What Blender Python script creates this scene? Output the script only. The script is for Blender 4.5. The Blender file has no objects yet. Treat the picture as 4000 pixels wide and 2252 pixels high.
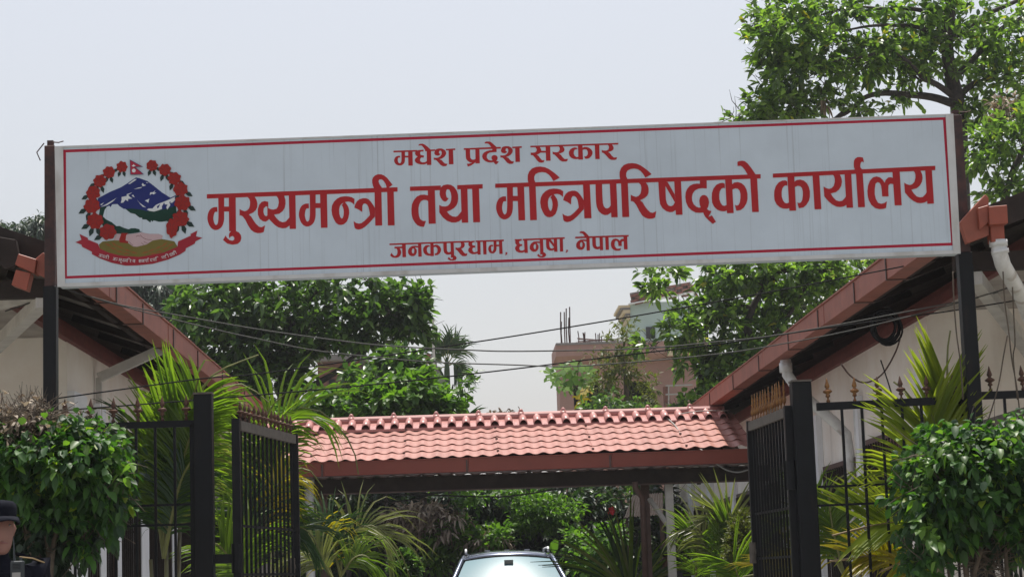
import bpy, bmesh, math, random
import numpy as np
from mathutils import Vector, Matrix
from mathutils.geometry import tessellate_polygon

# ------------------------------------------------------------------ camera
SC = bpy.context.scene
COL = SC.collection
FPX = 8000.0                      # focal length in pixels of a 4000 px wide frame
CAMZ = 1.37
_a, _b = (1818 - 2000) / FPX, -(2264 - 1126) / FPX
_n = 1 / math.sqrt(1 + _a * _a + _b * _b)
Yc = Vector((_a * _n, _b * _n, _n))               # world Y seen in (right, up, forward)
_r = math.radians(1.9)
_z = Vector((-math.sin(_r), math.cos(_r), 0))
_z.z = -(_z.x * Yc.x + _z.y * Yc.y) / Yc.z
Zc = _z.normalized()
# world X = forward(Y) x up(Z); (right, up, forward) is a left handed triple, hence the order
Xc = Vector((Zc.y * Yc.z - Zc.z * Yc.y, Zc.z * Yc.x - Zc.x * Yc.z, Zc.x * Yc.y - Zc.y * Yc.x))
right = Vector((Xc.x, Yc.x, Zc.x)); up = Vector((Xc.y, Yc.y, Zc.y)); fwd = Vector((Xc.z, Yc.z, Zc.z))
cam = bpy.data.cameras.new('camera')
camo = bpy.data.objects.new('camera', cam)
COL.objects.link(camo)
cam.sensor_width = 36.0; cam.lens = FPX / 4000 * 36.0
cam.clip_start = 0.1; cam.clip_end = 3000
camo.matrix_world = Matrix(((right.x, up.x, -fwd.x, 0), (right.y, up.y, -fwd.y, 0),
                            (right.z, up.z, -fwd.z, CAMZ), (0, 0, 0, 1)))
SC.camera = camo

def P(px, py, Y, dx=0.0, dz=0.0):
    """the point at distance Y (metres down the drive) behind pixel (px, py) of the photograph"""
    d = right * ((px - 2000) / FPX) + up * (-(py - 1126) / FPX) + fwd
    t = Y / d.y
    return Vector((d.x * t + dx, Y, CAMZ + d.z * t + dz))

# ------------------------------------------------------------------ world and sun
SUN_EL, SUN_AZ = math.radians(76), math.radians(6)     # azimuth from +Y towards +X
w = bpy.data.worlds.new('World'); SC.world = w; w.use_nodes = True
nt = w.node_tree; nt.nodes.clear()
sky = nt.nodes.new('ShaderNodeTexSky'); sky.sky_type = 'NISHITA'; sky.sun_disc = False
sky.sun_elevation = SUN_EL; sky.sun_rotation = SUN_AZ
sky.air_density = 2.0; sky.dust_density = 1.6; sky.ozone_density = 3.5; sky.altitude = 80
hs = nt.nodes.new('ShaderNodeHueSaturation'); hs.inputs['Saturation'].default_value = 0.25; hs.inputs['Value'].default_value = 1.0
bg = nt.nodes.new('ShaderNodeBackground'); bg.inputs[1].default_value = 0.096
wo = nt.nodes.new('ShaderNodeOutputWorld')
tn = nt.nodes.new('ShaderNodeMixRGB'); tn.blend_type = 'MULTIPLY'; tn.inputs['Fac'].default_value = 1; tn.inputs['Color2'].default_value = (0.99, 0.985, 1.045, 1)   # bluish haze
nt.links.new(sky.outputs[0], hs.inputs['Color']); nt.links.new(hs.outputs[0], tn.inputs['Color1']); nt.links.new(tn.outputs[0], bg.inputs[0]); nt.links.new(bg.outputs[0], wo.inputs[0])
sd = Vector((math.sin(SUN_AZ) * math.cos(SUN_EL), math.cos(SUN_AZ) * math.cos(SUN_EL), math.sin(SUN_EL)))
sl = bpy.data.lights.new('sun', 'SUN'); sl.energy = 4.6; sl.angle = math.radians(0.6); sl.color = (1.0, 0.95, 0.86)
so = bpy.data.objects.new('sun', sl); COL.objects.link(so)
so.rotation_euler = sd.to_track_quat('Z', 'Y').to_euler(); so.location = sd * 60
SC.view_settings.view_transform = 'Standard'; SC.view_settings.look = 'None'
SC.view_settings.exposure = 0.45; SC.view_settings.gamma = 1.0; SC.view_settings.use_curve_mapping = False
SC.render.engine = 'CYCLES'
SC.cycles.max_bounces = 8; SC.cycles.diffuse_bounces = 4; SC.cycles.transmission_bounces = 6

# ------------------------------------------------------------------ object helpers
def _tag(o, label=None, cat=None, group=None, kind=None):
    if label: o['label'] = label
    if cat: o['category'] = cat
    if group: o['group'] = group
    if kind: o['kind'] = kind
    return o

def thing(name, label, cat, loc=(0, 0, 0), group=None):
    o = bpy.data.objects.new(name, None); COL.objects.link(o)
    o.location = loc; o.empty_display_size = 0.1
    return _tag(o, label, cat, group)

def link(name, me, mat, parent=None, label=None):
    o = bpy.data.objects.new(name, me); COL.objects.link(o)
    if mat is not None and not me.materials: me.materials.append(mat)
    if parent is not None:
        o.parent = parent
        base = parent.matrix_world_base if False else None
        # geometry is given in world coordinates: undo the parents' translation
        t = Vector((0, 0, 0)); q = parent
        while q is not None:
            t += q.location; q = q.parent
        o.location = -t
    if label: o['label'] = label
    return o

def world_loc(o):
    t = Vector((0, 0, 0))
    while o is not None:
        t += o.location; o = o.parent
    return t

def copy_tree(o, parent=None, delta=None):
    c = o.copy(); COL.objects.link(c); c.parent = parent
    if delta is not None: c.location = o.location + Vector(delta)
    for ch in list(o.children): copy_tree(ch, c)
    return c

class MB:
    """collects shapes into one mesh"""
    def __init__(s): s.v = []; s.f = []; s.m = []; s.cur = 0
    def add(s, vs, fs):
        n = len(s.v); s.v += [tuple(v) for v in vs]
        for f in fs: s.f.append(tuple(i + n for i in f)); s.m.append(s.cur)
        return s
    def box(s, a, b):
        x0, y0, z0 = a; x1, y1, z1 = b
        if x0 > x1: x0, x1 = x1, x0
        if y0 > y1: y0, y1 = y1, y0
        if z0 > z1: z0, z1 = z1, z0
        return s.add([(x0,y0,z0),(x1,y0,z0),(x1,y1,z0),(x0,y1,z0),(x0,y0,z1),(x1,y0,z1),(x1,y1,z1),(x0,y1,z1)],
                     [(0,3,2,1),(4,5,6,7),(0,1,5,4),(1,2,6,5),(2,3,7,6),(3,0,4,7)])
    def bar(s, p, q, wx, wy=None, upv=(0, 0, 1)):
        """square bar from p to q"""
        wy = wy or wx; p = Vector(p); q = Vector(q); d = (q - p).normalized()
        u = Vector(upv)
        if abs(d.dot(u)) > 0.95: u = Vector((0, 1, 0))
        a = d.cross(u).normalized() * wx / 2; b = a.cross(d).normalized() * wy / 2
        vs = [p-a-b, p+a-b, p+a+b, p-a+b, q-a-b, q+a-b, q+a+b, q-a+b]
        return s.add(vs, [(0,3,2,1),(4,5,6,7),(0,1,5,4),(1,2,6,5),(2,3,7,6),(3,0,4,7)])
    def tube(s, pts, r, n=8, cap=True):
        pts = [Vector(p) for p in pts]; rs = r if isinstance(r, (list, tuple)) else [r] * len(pts)
        u = None; rings = []
        for i, p in enumerate(pts):
            d = (pts[min(i+1, len(pts)-1)] - pts[max(i-1, 0)])
            if d.length < 1e-9: d = Vector((0, 0, 1))
            d.normalize()
            if u is None:
                u = d.cross(Vector((0, 0, 1)))
                if u.length < 1e-3: u = d.cross(Vector((0, 1, 0)))
            u = (u - d * u.dot(d))
            if u.length < 1e-6: u = d.orthogonal()
            u.normalize(); v = d.cross(u)
            rings.append([p + (u * math.cos(2*math.pi*k/n) + v * math.sin(2*math.pi*k/n)) * rs[i] for k in range(n)])
        vs = [q for rg in rings for q in rg]; fs = []
        for i in range(len(rings) - 1):
            for k in range(n):
                a = i*n + k; b = i*n + (k+1) % n
                fs.append((a, b, b+n, a+n))
        if cap:
            fs.append(tuple(reversed(range(n)))); fs.append(tuple(range((len(rings)-1)*n, len(rings)*n)))
        return s.add(vs, fs)
    def lathe(s, prof, c, n=10, axis='z'):
        vs = []; fs = []
        for r, h in prof:
            for k in range(n):
                t = 2*math.pi*k/n
                vs.append((c[0] + r*math.cos(t), c[1] + r*math.sin(t), c[2] + h))
        for i in range(len(prof)-1):
            for k in range(n):
                a = i*n+k; b = i*n+(k+1) % n
                fs.append((a, b, b+n, a+n))
        fs.append(tuple(reversed(range(n)))); fs.append(tuple(range((len(prof)-1)*n, len(prof)*n)))
        return s.add(vs, fs)
    def loft(s, rings, cap=True, closed=True):
        n = len(rings[0]); vs = [q for r in rings for q in r]; fs = []
        for i in range(len(rings)-1):
            for k in range(n if closed else n-1):
                a = i*n+k; b = i*n+(k+1) % n
                fs.append((a, b, b+n, a+n))
        if cap: fs.append(tuple(reversed(range(n)))); fs.append(tuple(range((len(rings)-1)*n, len(rings)*n)))
        return s.add(vs, fs)
    def build(s, name, mat, parent=None, smooth=False, label=None, mats=None):
        me = bpy.data.meshes.new(name); me.from_pydata(s.v, [], s.f)
        if mats:
            for m in mats: me.materials.append(m)
            me.polygons.foreach_set('material_index', s.m)
        if smooth: me.polygons.foreach_set('use_smooth', [True]*len(me.polygons))
        me.update()
        return link(name, me, mat, parent, label)

def bevel(o, wd, seg=1):
    m = o.modifiers.new('bevel', 'BEVEL'); m.width = wd; m.segments = seg; m.limit_method = 'ANGLE'
    return o

def spline(pts, n=6):
    """Catmull-Rom through the points (any dimension)"""
    pts = [np.array(p, float) for p in pts]
    if len(pts) < 3: return [tuple(p) for p in pts]
    q = [2*pts[0]-pts[1]] + pts + [2*pts[-1]-pts[-2]]; out = []
    for i in range(1, len(q)-2):
        for k in range(n):
            t = k/n; a, b, c, d = q[i-1], q[i], q[i+1], q[i+2]
            out.append(tuple(0.5*((2*b)+(-a+c)*t+(2*a-5*b+4*c-d)*t*t+(-a+3*b-3*c+d)*t**3)))
    out.append(tuple(pts[-1])); return out

# ------------------------------------------------------------------ materials
def new_mat(name):
    m = bpy.data.materials.new(name); m.use_nodes = True
    return m, m.node_tree, m.node_tree.nodes['Principled BSDF']

def mat(name, col, rough=0.6, metal=0.0, var=0.0, scale=6.0, col2=None, bump=0.0, bscale=40.0, spec=0.5, streak=None, coat=0.0, detail=6.0):
    """base colour with noise variation, fine bump and optional vertical dirt streaks"""
    m, t, b = new_mat(name); N = t.nodes; L = t.links
    b.inputs['Roughness'].default_value = rough; b.inputs['Metallic'].default_value = metal
    b.inputs['Specular IOR Level'].default_value = spec; b.inputs['Coat Weight'].default_value = coat
    tc = N.new('ShaderNodeTexCoord')
    out = None
    if var > 0 or col2:
        nz = N.new('ShaderNodeTexNoise'); nz.inputs['Scale'].default_value = scale; nz.inputs['Detail'].default_value = detail
        nz.inputs['Roughness'].default_value = 0.65
        L.new(tc.outputs['Object'], nz.inputs['Vector'])
        cr = N.new('ShaderNodeValToRGB'); cr.color_ramp.elements[0].position = 0.36; cr.color_ramp.elements[1].position = 0.66
        c2 = col2 or tuple(c*(1-var) for c in col)
        cr.color_ramp.elements[0].color = (*c2, 1); cr.color_ramp.elements[1].color = (*col, 1)
        L.new(nz.outputs['Fac'], cr.inputs['Fac']); out = cr.outputs['Color']
    if streak:
        scol, sx, sz, lo, hi, amt = streak
        mp = N.new('ShaderNodeMapping'); mp.inputs['Scale'].default_value = (sx, sx, sz)
        L.new(tc.outputs['Object'], mp.inputs['Vector'])
        n2 = N.new('ShaderNodeTexNoise'); n2.inputs['Scale'].default_value = 1.0; n2.inputs['Detail'].default_value = 7
        L.new(mp.outputs[0], n2.inputs['Vector'])
        r2 = N.new('ShaderNodeMapRange'); r2.inputs['From Min'].default_value = lo; r2.inputs['From Max'].default_value = hi
        r2.inputs['To Max'].default_value = amt
        L.new(n2.outputs['Fac'], r2.inputs['Value'])
        mx = N.new('ShaderNodeMixRGB'); mx.inputs['Color2'].default_value = (*scol, 1)
        if out is not None: L.new(out, mx.inputs['Color1'])
        else: mx.inputs['Color1'].default_value = (*col, 1)
        L.new(r2.outputs[0], mx.inputs['Fac']); out = mx.outputs[0]
    if out is not None: L.new(out, b.inputs['Base Color'])
    else: b.inputs['Base Color'].default_value = (*col, 1)
    if bump > 0:
        n3 = N.new('ShaderNodeTexNoise'); n3.inputs['Scale'].default_value = bscale; n3.inputs['Detail'].default_value = 5
        L.new(tc.outputs['Object'], n3.inputs['Vector'])
        bp = N.new('ShaderNodeBump'); bp.inputs['Strength'].default_value = bump; bp.inputs['Distance'].default_value = 0.01
        L.new(n3.outputs['Fac'], bp.inputs['Height']); L.new(bp.outputs[0], b.inputs['Normal'])
    return m

def leaf_mat(name, c1, c2, trans=0.45, rough=0.42, tcol=None, c3=None, f3=0.06):
    """leaf: per-leaf random colour between c1 and c2 (a few c3), shiny top, light passes through"""
    m, t, b = new_mat(name); N = t.nodes; L = t.links
    g = N.new('ShaderNodeNewGeometry')
    cr = N.new('ShaderNodeValToRGB'); e = cr.color_ramp.elements
    e[0].position = 0.0; e[0].color = (*c1, 1); e[1].position = 1.0 - (f3 if c3 else 0) ; e[1].color = (*c2, 1)
    if c3:
        k = e.new(min(0.999, 1.0 - f3 + 0.01)); k.color = (*c3, 1)
    L.new(g.outputs['Random Per Island'], cr.inputs['Fac'])
    L.new(cr.outputs[0], b.inputs['Base Color']); b.inputs['Roughness'].default_value = rough
    b.inputs['Specular IOR Level'].default_value = 0.4
    tr = N.new('ShaderNodeBsdfTranslucent')
    mul = N.new('ShaderNodeMixRGB'); mul.blend_type = 'MULTIPLY'; mul.inputs['Fac'].default_value = 1.0
    tc = tcol or (1.6, 1.9, 0.5)
    mul.inputs['Color2'].default_value = (*tc, 1); mul.use_clamp = False
    L.new(cr.outputs[0], mul.inputs['Color1']); L.new(mul.outputs[0], tr.inputs['Color'])
    ms = N.new('ShaderNodeMixShader'); ms.inputs['Fac'].default_value = trans
    L.new(b.outputs[0], ms.inputs[1]); L.new(tr.outputs[0], ms.inputs[2])
    L.new(ms.outputs[0], N['Material Output'].inputs['Surface'])
    return m

M = {}
M['sign_white'] = mat('sign_white', (0.55, 0.62, 0.68), 0.55, var=0.10, scale=2.2, spec=0.2, streak=((0.16, 0.17, 0.17), 85.0, 0.9, 0.59, 0.75, 0.34), bump=0.03, bscale=3)
M['sign_edge'] = mat('sign_edge', (0.58, 0.58, 0.57), 0.5, var=0.12, scale=5, streak=((0.28, 0.24, 0.19), 9.0, 3.0, 0.5, 0.75, 0.6))
M['sign_red'] = mat('sign_red', (0.40, 0.022, 0.026), 0.6, spec=0.15, var=0.12, scale=3)
M['border_red'] = mat('border_red', (0.40, 0.018, 0.045), 0.6, spec=0.15, var=0.1, scale=3)
M['black_paint'] = mat('black_paint', (0.006, 0.007, 0.009), 0.5, spec=0.22, var=0.3, scale=8, streak=((0.03, 0.02, 0.015), 20, 3, 0.6, 0.75, 0.5), bump=0.1)
M['rust'] = mat('rust', (0.075, 0.030, 0.024), 0.75, col2=(0.03, 0.018, 0.018), scale=14, bump=0.3)
M['dusty_rail'] = mat('dusty_rail', (0.13, 0.11, 0.09), 0.7, var=0.4, scale=20)
M['gutter'] = mat('gutter', (0.34, 0.105, 0.070), 0.55, spec=0.3, var=0.25, scale=4, streak=((0.11, 0.045, 0.035), 8, 8, 0.52, 0.78, 0.7), bump=0.08, bscale=12)
M['gutter_box'] = mat('gutter_box', (0.34, 0.075, 0.04), 0.5, var=0.3, scale=8)
M['maroon'] = mat('maroon', (0.16, 0.035, 0.030), 0.7, var=0.3, scale=7)
M['soffit'] = mat('soffit', (0.42, 0.38, 0.35), 0.85, var=0.35, scale=3)
M['dark_steel'] = mat('dark_steel', (0.045, 0.034, 0.030), 0.7, spec=0.15, var=0.4, scale=7)
M['bracket_white'] = mat('bracket_white', (0.60, 0.58, 0.55), 0.7, var=0.25, scale=6)
M['plaster'] = mat('plaster', (0.88, 0.84, 0.79), 0.9, col2=(0.78, 0.71, 0.64), scale=1.6, streak=((0.20, 0.13, 0.09), 2.2, 0.35, 0.60, 0.80, 0.6), bump=0.25, bscale=60)
M['pilaster'] = mat('pilaster', (0.80, 0.81, 0.84), 0.8, var=0.12, scale=3, streak=((0.3, 0.25, 0.2), 6, 0.6, 0.62, 0.8, 0.4), bump=0.15)
M['pvc'] = mat('pvc', (0.76, 0.76, 0.75), 0.45, var=0.25, scale=6, streak=((0.22, 0.14, 0.09), 10, 3, 0.56, 0.74, 0.7))
M['window_dark'] = mat('window_dark', (0.018, 0.018, 0.02), 0.15, spec=0.6)
M['tile'] = mat('tile', (0.42, 0.20, 0.165), 0.5, spec=0.35, var=0.22, scale=3.5, streak=((0.42, 0.20, 0.15), 1.5, 6, 0.55, 0.8, 0.35), bump=0.05)
M['ridge'] = mat('ridge', (0.42, 0.185, 0.165), 0.38, var=0.15, scale=4)
M['canopy_gutter'] = mat('canopy_gutter', (0.25, 0.050, 0.03), 0.45, var=0.15, scale=3)
M['pale_sheet'] = mat('pale_sheet', (0.55, 0.50, 0.44), 0.7, var=0.2, scale=5)
M['brown_post'] = mat('brown_post', (0.10, 0.055, 0.045), 0.6, var=0.3, scale=9)
M['gold'] = mat('gold', (0.34, 0.17, 0.05), 0.38, metal=0.55, var=0.5, scale=30, col2=(0.12, 0.045, 0.02))
M['finial_rust'] = mat('finial_rust', (0.12, 0.050, 0.026), 0.6, metal=0.2, col2=(0.05, 0.024, 0.016), scale=40)
M['cable'] = mat('cable', (0.016, 0.016, 0.018), 0.8, spec=0.12)
M['cable_old'] = mat('cable_old', (0.10, 0.10, 0.095), 0.7, spec=0.2, var=0.4, scale=20)
M['cable_shiny'] = mat('cable_shiny', (0.02, 0.02, 0.022), 0.3)
M['cable_grey'] = mat('cable_grey', (0.30, 0.29, 0.27), 0.6)
M['bark'] = mat('bark', (0.055, 0.045, 0.04), 0.95, col2=(0.02, 0.017, 0.016), scale=12, bump=0.6, bscale=30)
M['bark_pale'] = mat('bark_pale', (0.13, 0.10, 0.075), 0.95, col2=(0.07, 0.055, 0.04), scale=12, bump=0.5, bscale=30)
M['asphalt'] = mat('asphalt', (0.24, 0.235, 0.23), 0.95, var=0.3, scale=0.8, bump=0.4, bscale=50)
M['soil'] = mat('soil', (0.30, 0.27, 0.22), 0.95, col2=(0.20, 0.19, 0.14), scale=0.5, bump=0.4, bscale=10)
M['pink_wall'] = mat('pink_wall', (0.37, 0.235, 0.205), 0.9, var=0.2, scale=0.7, streak=((0.16, 0.10, 0.08), 0.8, 0.15, 0.58, 0.8, 0.6), bump=0.2)
M['grey_conc'] = mat('grey_conc', (0.24, 0.225, 0.22), 0.95, var=0.35, scale=1.2, bump=0.3)
M['teal_wall'] = mat('teal_wall', (0.44, 0.56, 0.54), 0.85, var=0.12, scale=0.8)
M['cream'] = mat('cream', (0.62, 0.52, 0.36), 0.8, var=0.15, scale=2)
M['brick'] = mat('brick', (0.24, 0.11, 0.085), 0.95, col2=(0.12, 0.065, 0.055), scale=5, bump=0.4)
M['mortar'] = mat('mortar', (0.25, 0.22, 0.20), 0.95, var=0.2, scale=6)
M['hole'] = mat('hole', (0.02, 0.02, 0.022), 0.9)

def add_haze(density):
    k = MB(); k.box((-90, -12, -1.0), (90, 110, 24)); o = k.build('haze', None); o['kind'] = 'stuff'
    m = bpy.data.materials.new('haze_air'); m.use_nodes = True; t = m.node_tree; t.nodes.clear()
    v = t.nodes.new('ShaderNodeVolumePrincipled'); v.inputs['Density'].default_value = density; v.inputs['Color'].default_value = (0.93, 0.95, 1.0, 1); v.inputs['Anisotropy'].default_value = 0.2
    u = t.nodes.new('ShaderNodeOutputMaterial'); t.links.new(v.outputs[0], u.inputs['Volume']); o.data.materials.append(m)
# ------------------------------------------------------------------ ground
mb = MB(); S = 900; mb.add([(-S,-200,0),(S,-200,0),(S,1400,0),(-S,1400,0)], [(0,1,2,3)])
_tag(mb.build('ground', M['soil']), kind='structure')
mb = MB(); mb.add([(-2.1,-60,0.004),(2.6,-60,0.004),(2.6,33,0.004),(-2.1,33,0.004)], [(0,1,2,3)])
_tag(mb.build('driveway', M['asphalt']), kind='structure')
mb = MB(); mb.box((-2.25,12.9,0),(-2.1,33,0.12)); mb.box((2.6,12.9,0),(2.75,33,0.12))
_tag(mb.build('kerb', M['grey_conc']), kind='structure')
mb = MB(); mb.add([(-60,-8,0.004),(-2.1,-8,0.004),(-2.1,9.6,0.004),(-60,9.6,0.004),(2.6,-8,0.004),(60,-8,0.004),(60,9.6,0.004),(2.6,9.6,0.004)], [(0,1,2,3),(4,5,6,7)])
_tag(mb.build('road', M['asphalt']), kind='structure')

# ------------------------------------------------------------------ sign board
YS = 12.30
sign = thing('sign_board', 'long white office signboard with red Devanagari lettering and a wreath emblem above the gate', 'signboard', P(1985, 1040, YS + 0.06))
corn = [P(216,574,YS), P(3721,446,YS), P(3750,988,YS), P(227,1118,YS)]
_d = Vector((0, 0.12, 0))
mb = MB(); vs = corn + [c + _d for c in corn]
mb.add(vs, [(0,3,2,1),(4,5,6,7),(0,1,5,4),(1,2,6,5),(2,3,7,6),(3,0,4,7)])
bevel(mb.build('panel', M['sign_white'], sign), 0.006)
# folded metal edge round the panel
def quadstrip(a, b, c, d, Y, name, m, parent, th=0.004):
    k = MB(); pts = [P(*a, Y), P(*b, Y), P(*c, Y), P(*d, Y)]
    e = Vector((0, th, 0)); vs = pts + [p + e for p in pts]
    k.add(vs, [(0,3,2,1),(4,5,6,7),(0,1,5,4),(1,2,6,5),(2,3,7,6),(3,0,4,7)])
    return k.build(name, m, parent)
quadstrip((213,571),(246,570),(254,1119),(224,1120), YS-0.008, 'edge_strip', M['sign_edge'], sign, 0.007)
quadstrip((3694,445),(3724,444),(3753,990),(3724,991), YS-0.008, 'edge_strip', M['sign_edge'], sign, 0.007)
quadstrip((254,1105),(3724,976),(3724,991),(254,1120), YS-0.008, 'edge_strip', M['sign_edge'], sign, 0.007)
quadstrip((246,570),(3694,445),(3694,450),(246,576), YS-0.008, 'edge_strip', M['sign_edge'], sign, 0.007)
# red border line
bo = [(247,585),(3694,458),(3726,958),(251,1088)]; wl = 10.5
bi = [(bo[0][0]+wl,bo[0][1]+wl),(bo[1][0]-wl,bo[1][1]+wl),(bo[2][0]-wl,bo[2][1]-wl),(bo[3][0]+wl,bo[3][1]-wl)]
mb = MB()
for k in range(4):
    a, b_, c, d = bo[k], bo[(k+1) % 4], bi[(k+1) % 4], bi[k]
    mb.add([P(*q, YS-0.0006) for q in (a, b_, c, d)], [(0,3,2,1)])
mb.build('border_line', M['border_red'], sign)

class Flat:
    """flat print on the sign, traced in photo pixels; every piece 0.15 mm above the one before"""
    def __init__(s, base=0.0006): s.mb = MB(); s.z = base; s.o = (0, 0, 1.0)
    def tile(s, ox, oy, sc): s.o = (ox, oy, sc); return s
    def cv(s, p, sh=(0, 0)): return (s.o[0] + (p[0]+sh[0])/s.o[2], s.o[1] + (p[1]+sh[1])/s.o[2])
    def poly(s, pts, holes=(), sh=(0, 0), aff=None):
        if aff: pts = [(aff[0]*x+aff[1], aff[2]*y+aff[3]) for x, y in pts]
        loops = [[s.cv(p, sh) for p in pts]] + [[s.cv(p, sh) for p in h] for h in holes]
        s.z += 0.00003; flat = [q for l in loops for q in l]
        tris = tessellate_polygon([[Vector((x, y, 0)) for x, y in l] for l in loops])
        vs = [P(x, y, YS - s.z) for x, y in flat]
        fs = []
        for t in tris:
            a, b, c = [Vector((*flat[i], 0)) for i in t]
            fs.append(t if (b-a).cross(c-a).z < 0 else (t[0], t[2], t[1]))
        s.mb.add(vs, fs); return s
    def stroke(s, pts, sh=(0, 0), n=5):
        q = spline(pts, n) if len(pts) > 2 else pts; L = []; R = []
        for i, (x, y, w_) in enumerate(q):
            a = q[max(i-1, 0)]; b = q[min(i+1, len(q)-1)]
            dx, dy = b[0]-a[0], b[1]-a[1]; l = math.hypot(dx, dy) or 1
            nx, ny = -dy/l*w_/2, dx/l*w_/2
            L.append(s.cv((x+nx, y+ny), sh)); R.append(s.cv((x-nx, y-ny), sh))
        s.z += 0.00003; m = len(L); vs = []
        for i in range(m):
            zz = YS - s.z - 0.00002*i/m
            vs += [P(*L[i], zz), P(*R[i], zz)]
        s.z += 0.00003
        s.mb.add(vs, [(2*i, 2*i+1, 2*i+3, 2*i+2) for i in range(m-1)]); return s
    def stem(s, a, b, c, d): return s.poly([a, b, d, c])
    def build(s, name, m, parent, label=None): return s.mb.build(name, m, parent, label=label)

# shared outlines of the big line (coordinates of 5x enlargements)
J = [(320,350,116),(322,650,112),(318,800,112),(288,900,100),(215,943,97),(150,900,105),(113,800,115),(112,720,118),(135,640,112),(180,595,98),(245,588,95)]
RA = [(835,350),(975,345),(1010,400),(1028,470),(1025,540),(1000,600),(945,650),(860,690),(905,725),(950,800),(1000,870),(1060,925),(1110,935),(1178,900),(1152,1028),(1100,1048),(1030,1052),(960,1030),(900,985),(840,890),(790,790),(740,725),(700,705),(678,712),(678,580),(720,605),(780,625),(830,605),(865,565),(880,510),(885,440),(870,385)]
NH = [(425,485),(370,450),(300,435),(230,432),(150,445),(80,480),(20,540),(-15,610),(-27,700),(-12,800),(20,880),(60,950),(110,985),(160,993),(220,975),(275,925),(305,850),(322,760),(318,690),(300,630),(265,580),(238,545),(300,535),(350,545),(395,575),(418,600)]
NHH = [(208,556),(172,612),(190,625),(208,680),(215,740),(208,815),(190,860),(172,868),(148,840),(128,770),(124,690),(138,625),(168,585)]
TRA = [(420,655),(435,590),(470,530),(520,490),(590,470),(650,470),(700,490),(750,545),(800,620),(822,660),(822,830),(760,900),(700,965),(620,1035),(560,1070),(500,1083),(450,1070),(425,1045),(405,915),(450,950),(510,965),(560,955),(620,910),(680,850),(725,800),(710,700),(695,640),(670,595),(630,572),(600,580),(578,620),(575,740),(500,690)]
IA = [(370,475),(355,400),(358,320),(385,250),(440,190),(520,160),(600,153),(690,165),(770,200),(850,255),(920,310),(983,370),(860,437),(820,370),(770,310),(710,272),(640,260),(570,270),(510,300),(485,350),(485,410),(515,475)]
KL = [(1757,540),(1720,520),(1660,525),(1590,560),(1535,630),(1505,720),(1500,820),(1510,910),(1550,990),(1610,1045),(1680,1072),(1750,1075),(1795,1060),(1795,950),(1750,970),(1710,960),(1675,910),(1650,840),(1648,750),(1660,680),(1690,635),(1725,618),(1757,628)]
KR = [(1898,550),(1940,515),(2010,505),(2080,525),(2140,575),(2180,650),(2200,740),(2200,840),(2180,920),(2130,1000),(2070,1050),(2000,1063),(1980,1060),(1955,950),(1990,965),(2025,950),(2050,900),(2062,820),(2062,740),(2045,670),(2010,635),(1960,628),(1898,655)]
YA = [(1370,465),(1505,460),(1535,530),(1545,600),(1530,680),(1490,750),(1430,800),(1325,828),(1370,900),(1430,960),(1490,978),(1550,970),(1600,920),(1622,880),(1640,1045),(1580,1080),(1510,1092),(1440,1085),(1360,1045),(1280,980),(1200,885),(1185,690),(1230,720),(1290,738),(1340,725),(1385,680),(1405,600),(1405,540),(1390,490)]
LA = [(1445,525),(1400,510),(1350,515),(1300,560),(1278,620),(1240,560),(1190,515),(1120,495),(1050,515),(990,580),(955,670),(942,780),(950,880),(970,960),(1020,1050),(1090,1110),(1170,1132),(1250,1128),(1305,1110),(1325,980),(1270,1015),(1210,1028),(1150,1010),(1105,930),(1085,840),(1085,740),(1100,640),(1140,605),(1185,625),(1210,680),(1222,770),(1230,885),(1357,885),(1350,760),(1352,670),(1385,638),(1447,645)]

F = Flat()
F.tile(0,0,1).poly([(808,758.4),(1553,731),(1553,748.4),(808,775.6)])
F.tile(800,700,5)
F.stroke(J); F.poly([(370,533),(485,533),(485,630),(370,630)]); F.stem((468,345),(603,340),(475,1015),(610,1013))
F.poly([(475,1008),(610,1010),(665,1035),(705,1090),(715,1150),(695,1215),(640,1262),(540,1278),(440,1255),(355,1185),(405,1098),(440,1150),(490,1190),(545,1198),(575,1175),(575,1135),(545,1108),(505,1118),(480,1152),(470,1095),(480,1045),(515,1018)])
F.poly(RA)
F.poly([(1240,440),(1170,424),(1110,442),(1060,500),(1034,590),(1036,690),(1070,770),(1130,817),(1190,828),(1235,800),(1262,765),(1262,575),(1240,562)], [[(1195,527),(1222,535),(1222,705),(1200,722),(1165,700),(1145,640),(1150,570)]])
F.poly([(1390,325),(1548,320),(1575,400),(1578,480),(1560,560),(1520,625),(1450,675),(1352,690),(1400,760),(1460,815),(1520,838),(1580,825),(1652,745),(1655,905),(1590,950),(1520,958),(1440,940),(1370,895),(1300,825),(1245,768),(1240,562),(1290,585),(1340,592),(1400,575),(1430,530),(1445,450),(1435,380),(1410,340)])
F.stem((1640,310),(1770,305),(1657,970),(1782,968))
F.stroke(J, sh=(1787,-68)); F.poly([(2155,465),(2265,465),(2265,563),(2155,563)]); F.stem((2250,290),(2385,285),(2268,948),(2398,945))
F.tile(1300,680,5)
F.poly(NH, [NHH]); F.poly(TRA); F.stem((815,350),(950,345),(830,1005),(965,1002))
F.stem((1060,335),(1190,330),(1075,1002),(1207,999))
F.poly([(808,285),(785,230),(770,170),(768,110),(785,65),(825,25),(880,3),(940,3),(1000,25),(1060,72),(1115,140),(1168,210),(1098,258),(1100,285)], [[(960,268),(910,190),(893,140),(905,110),(940,100),(980,120),(1020,170),(1045,230),(1050,265)]])
F.poly([(1507,245),(2110,222),(2106,314),(1507,328)])
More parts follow.
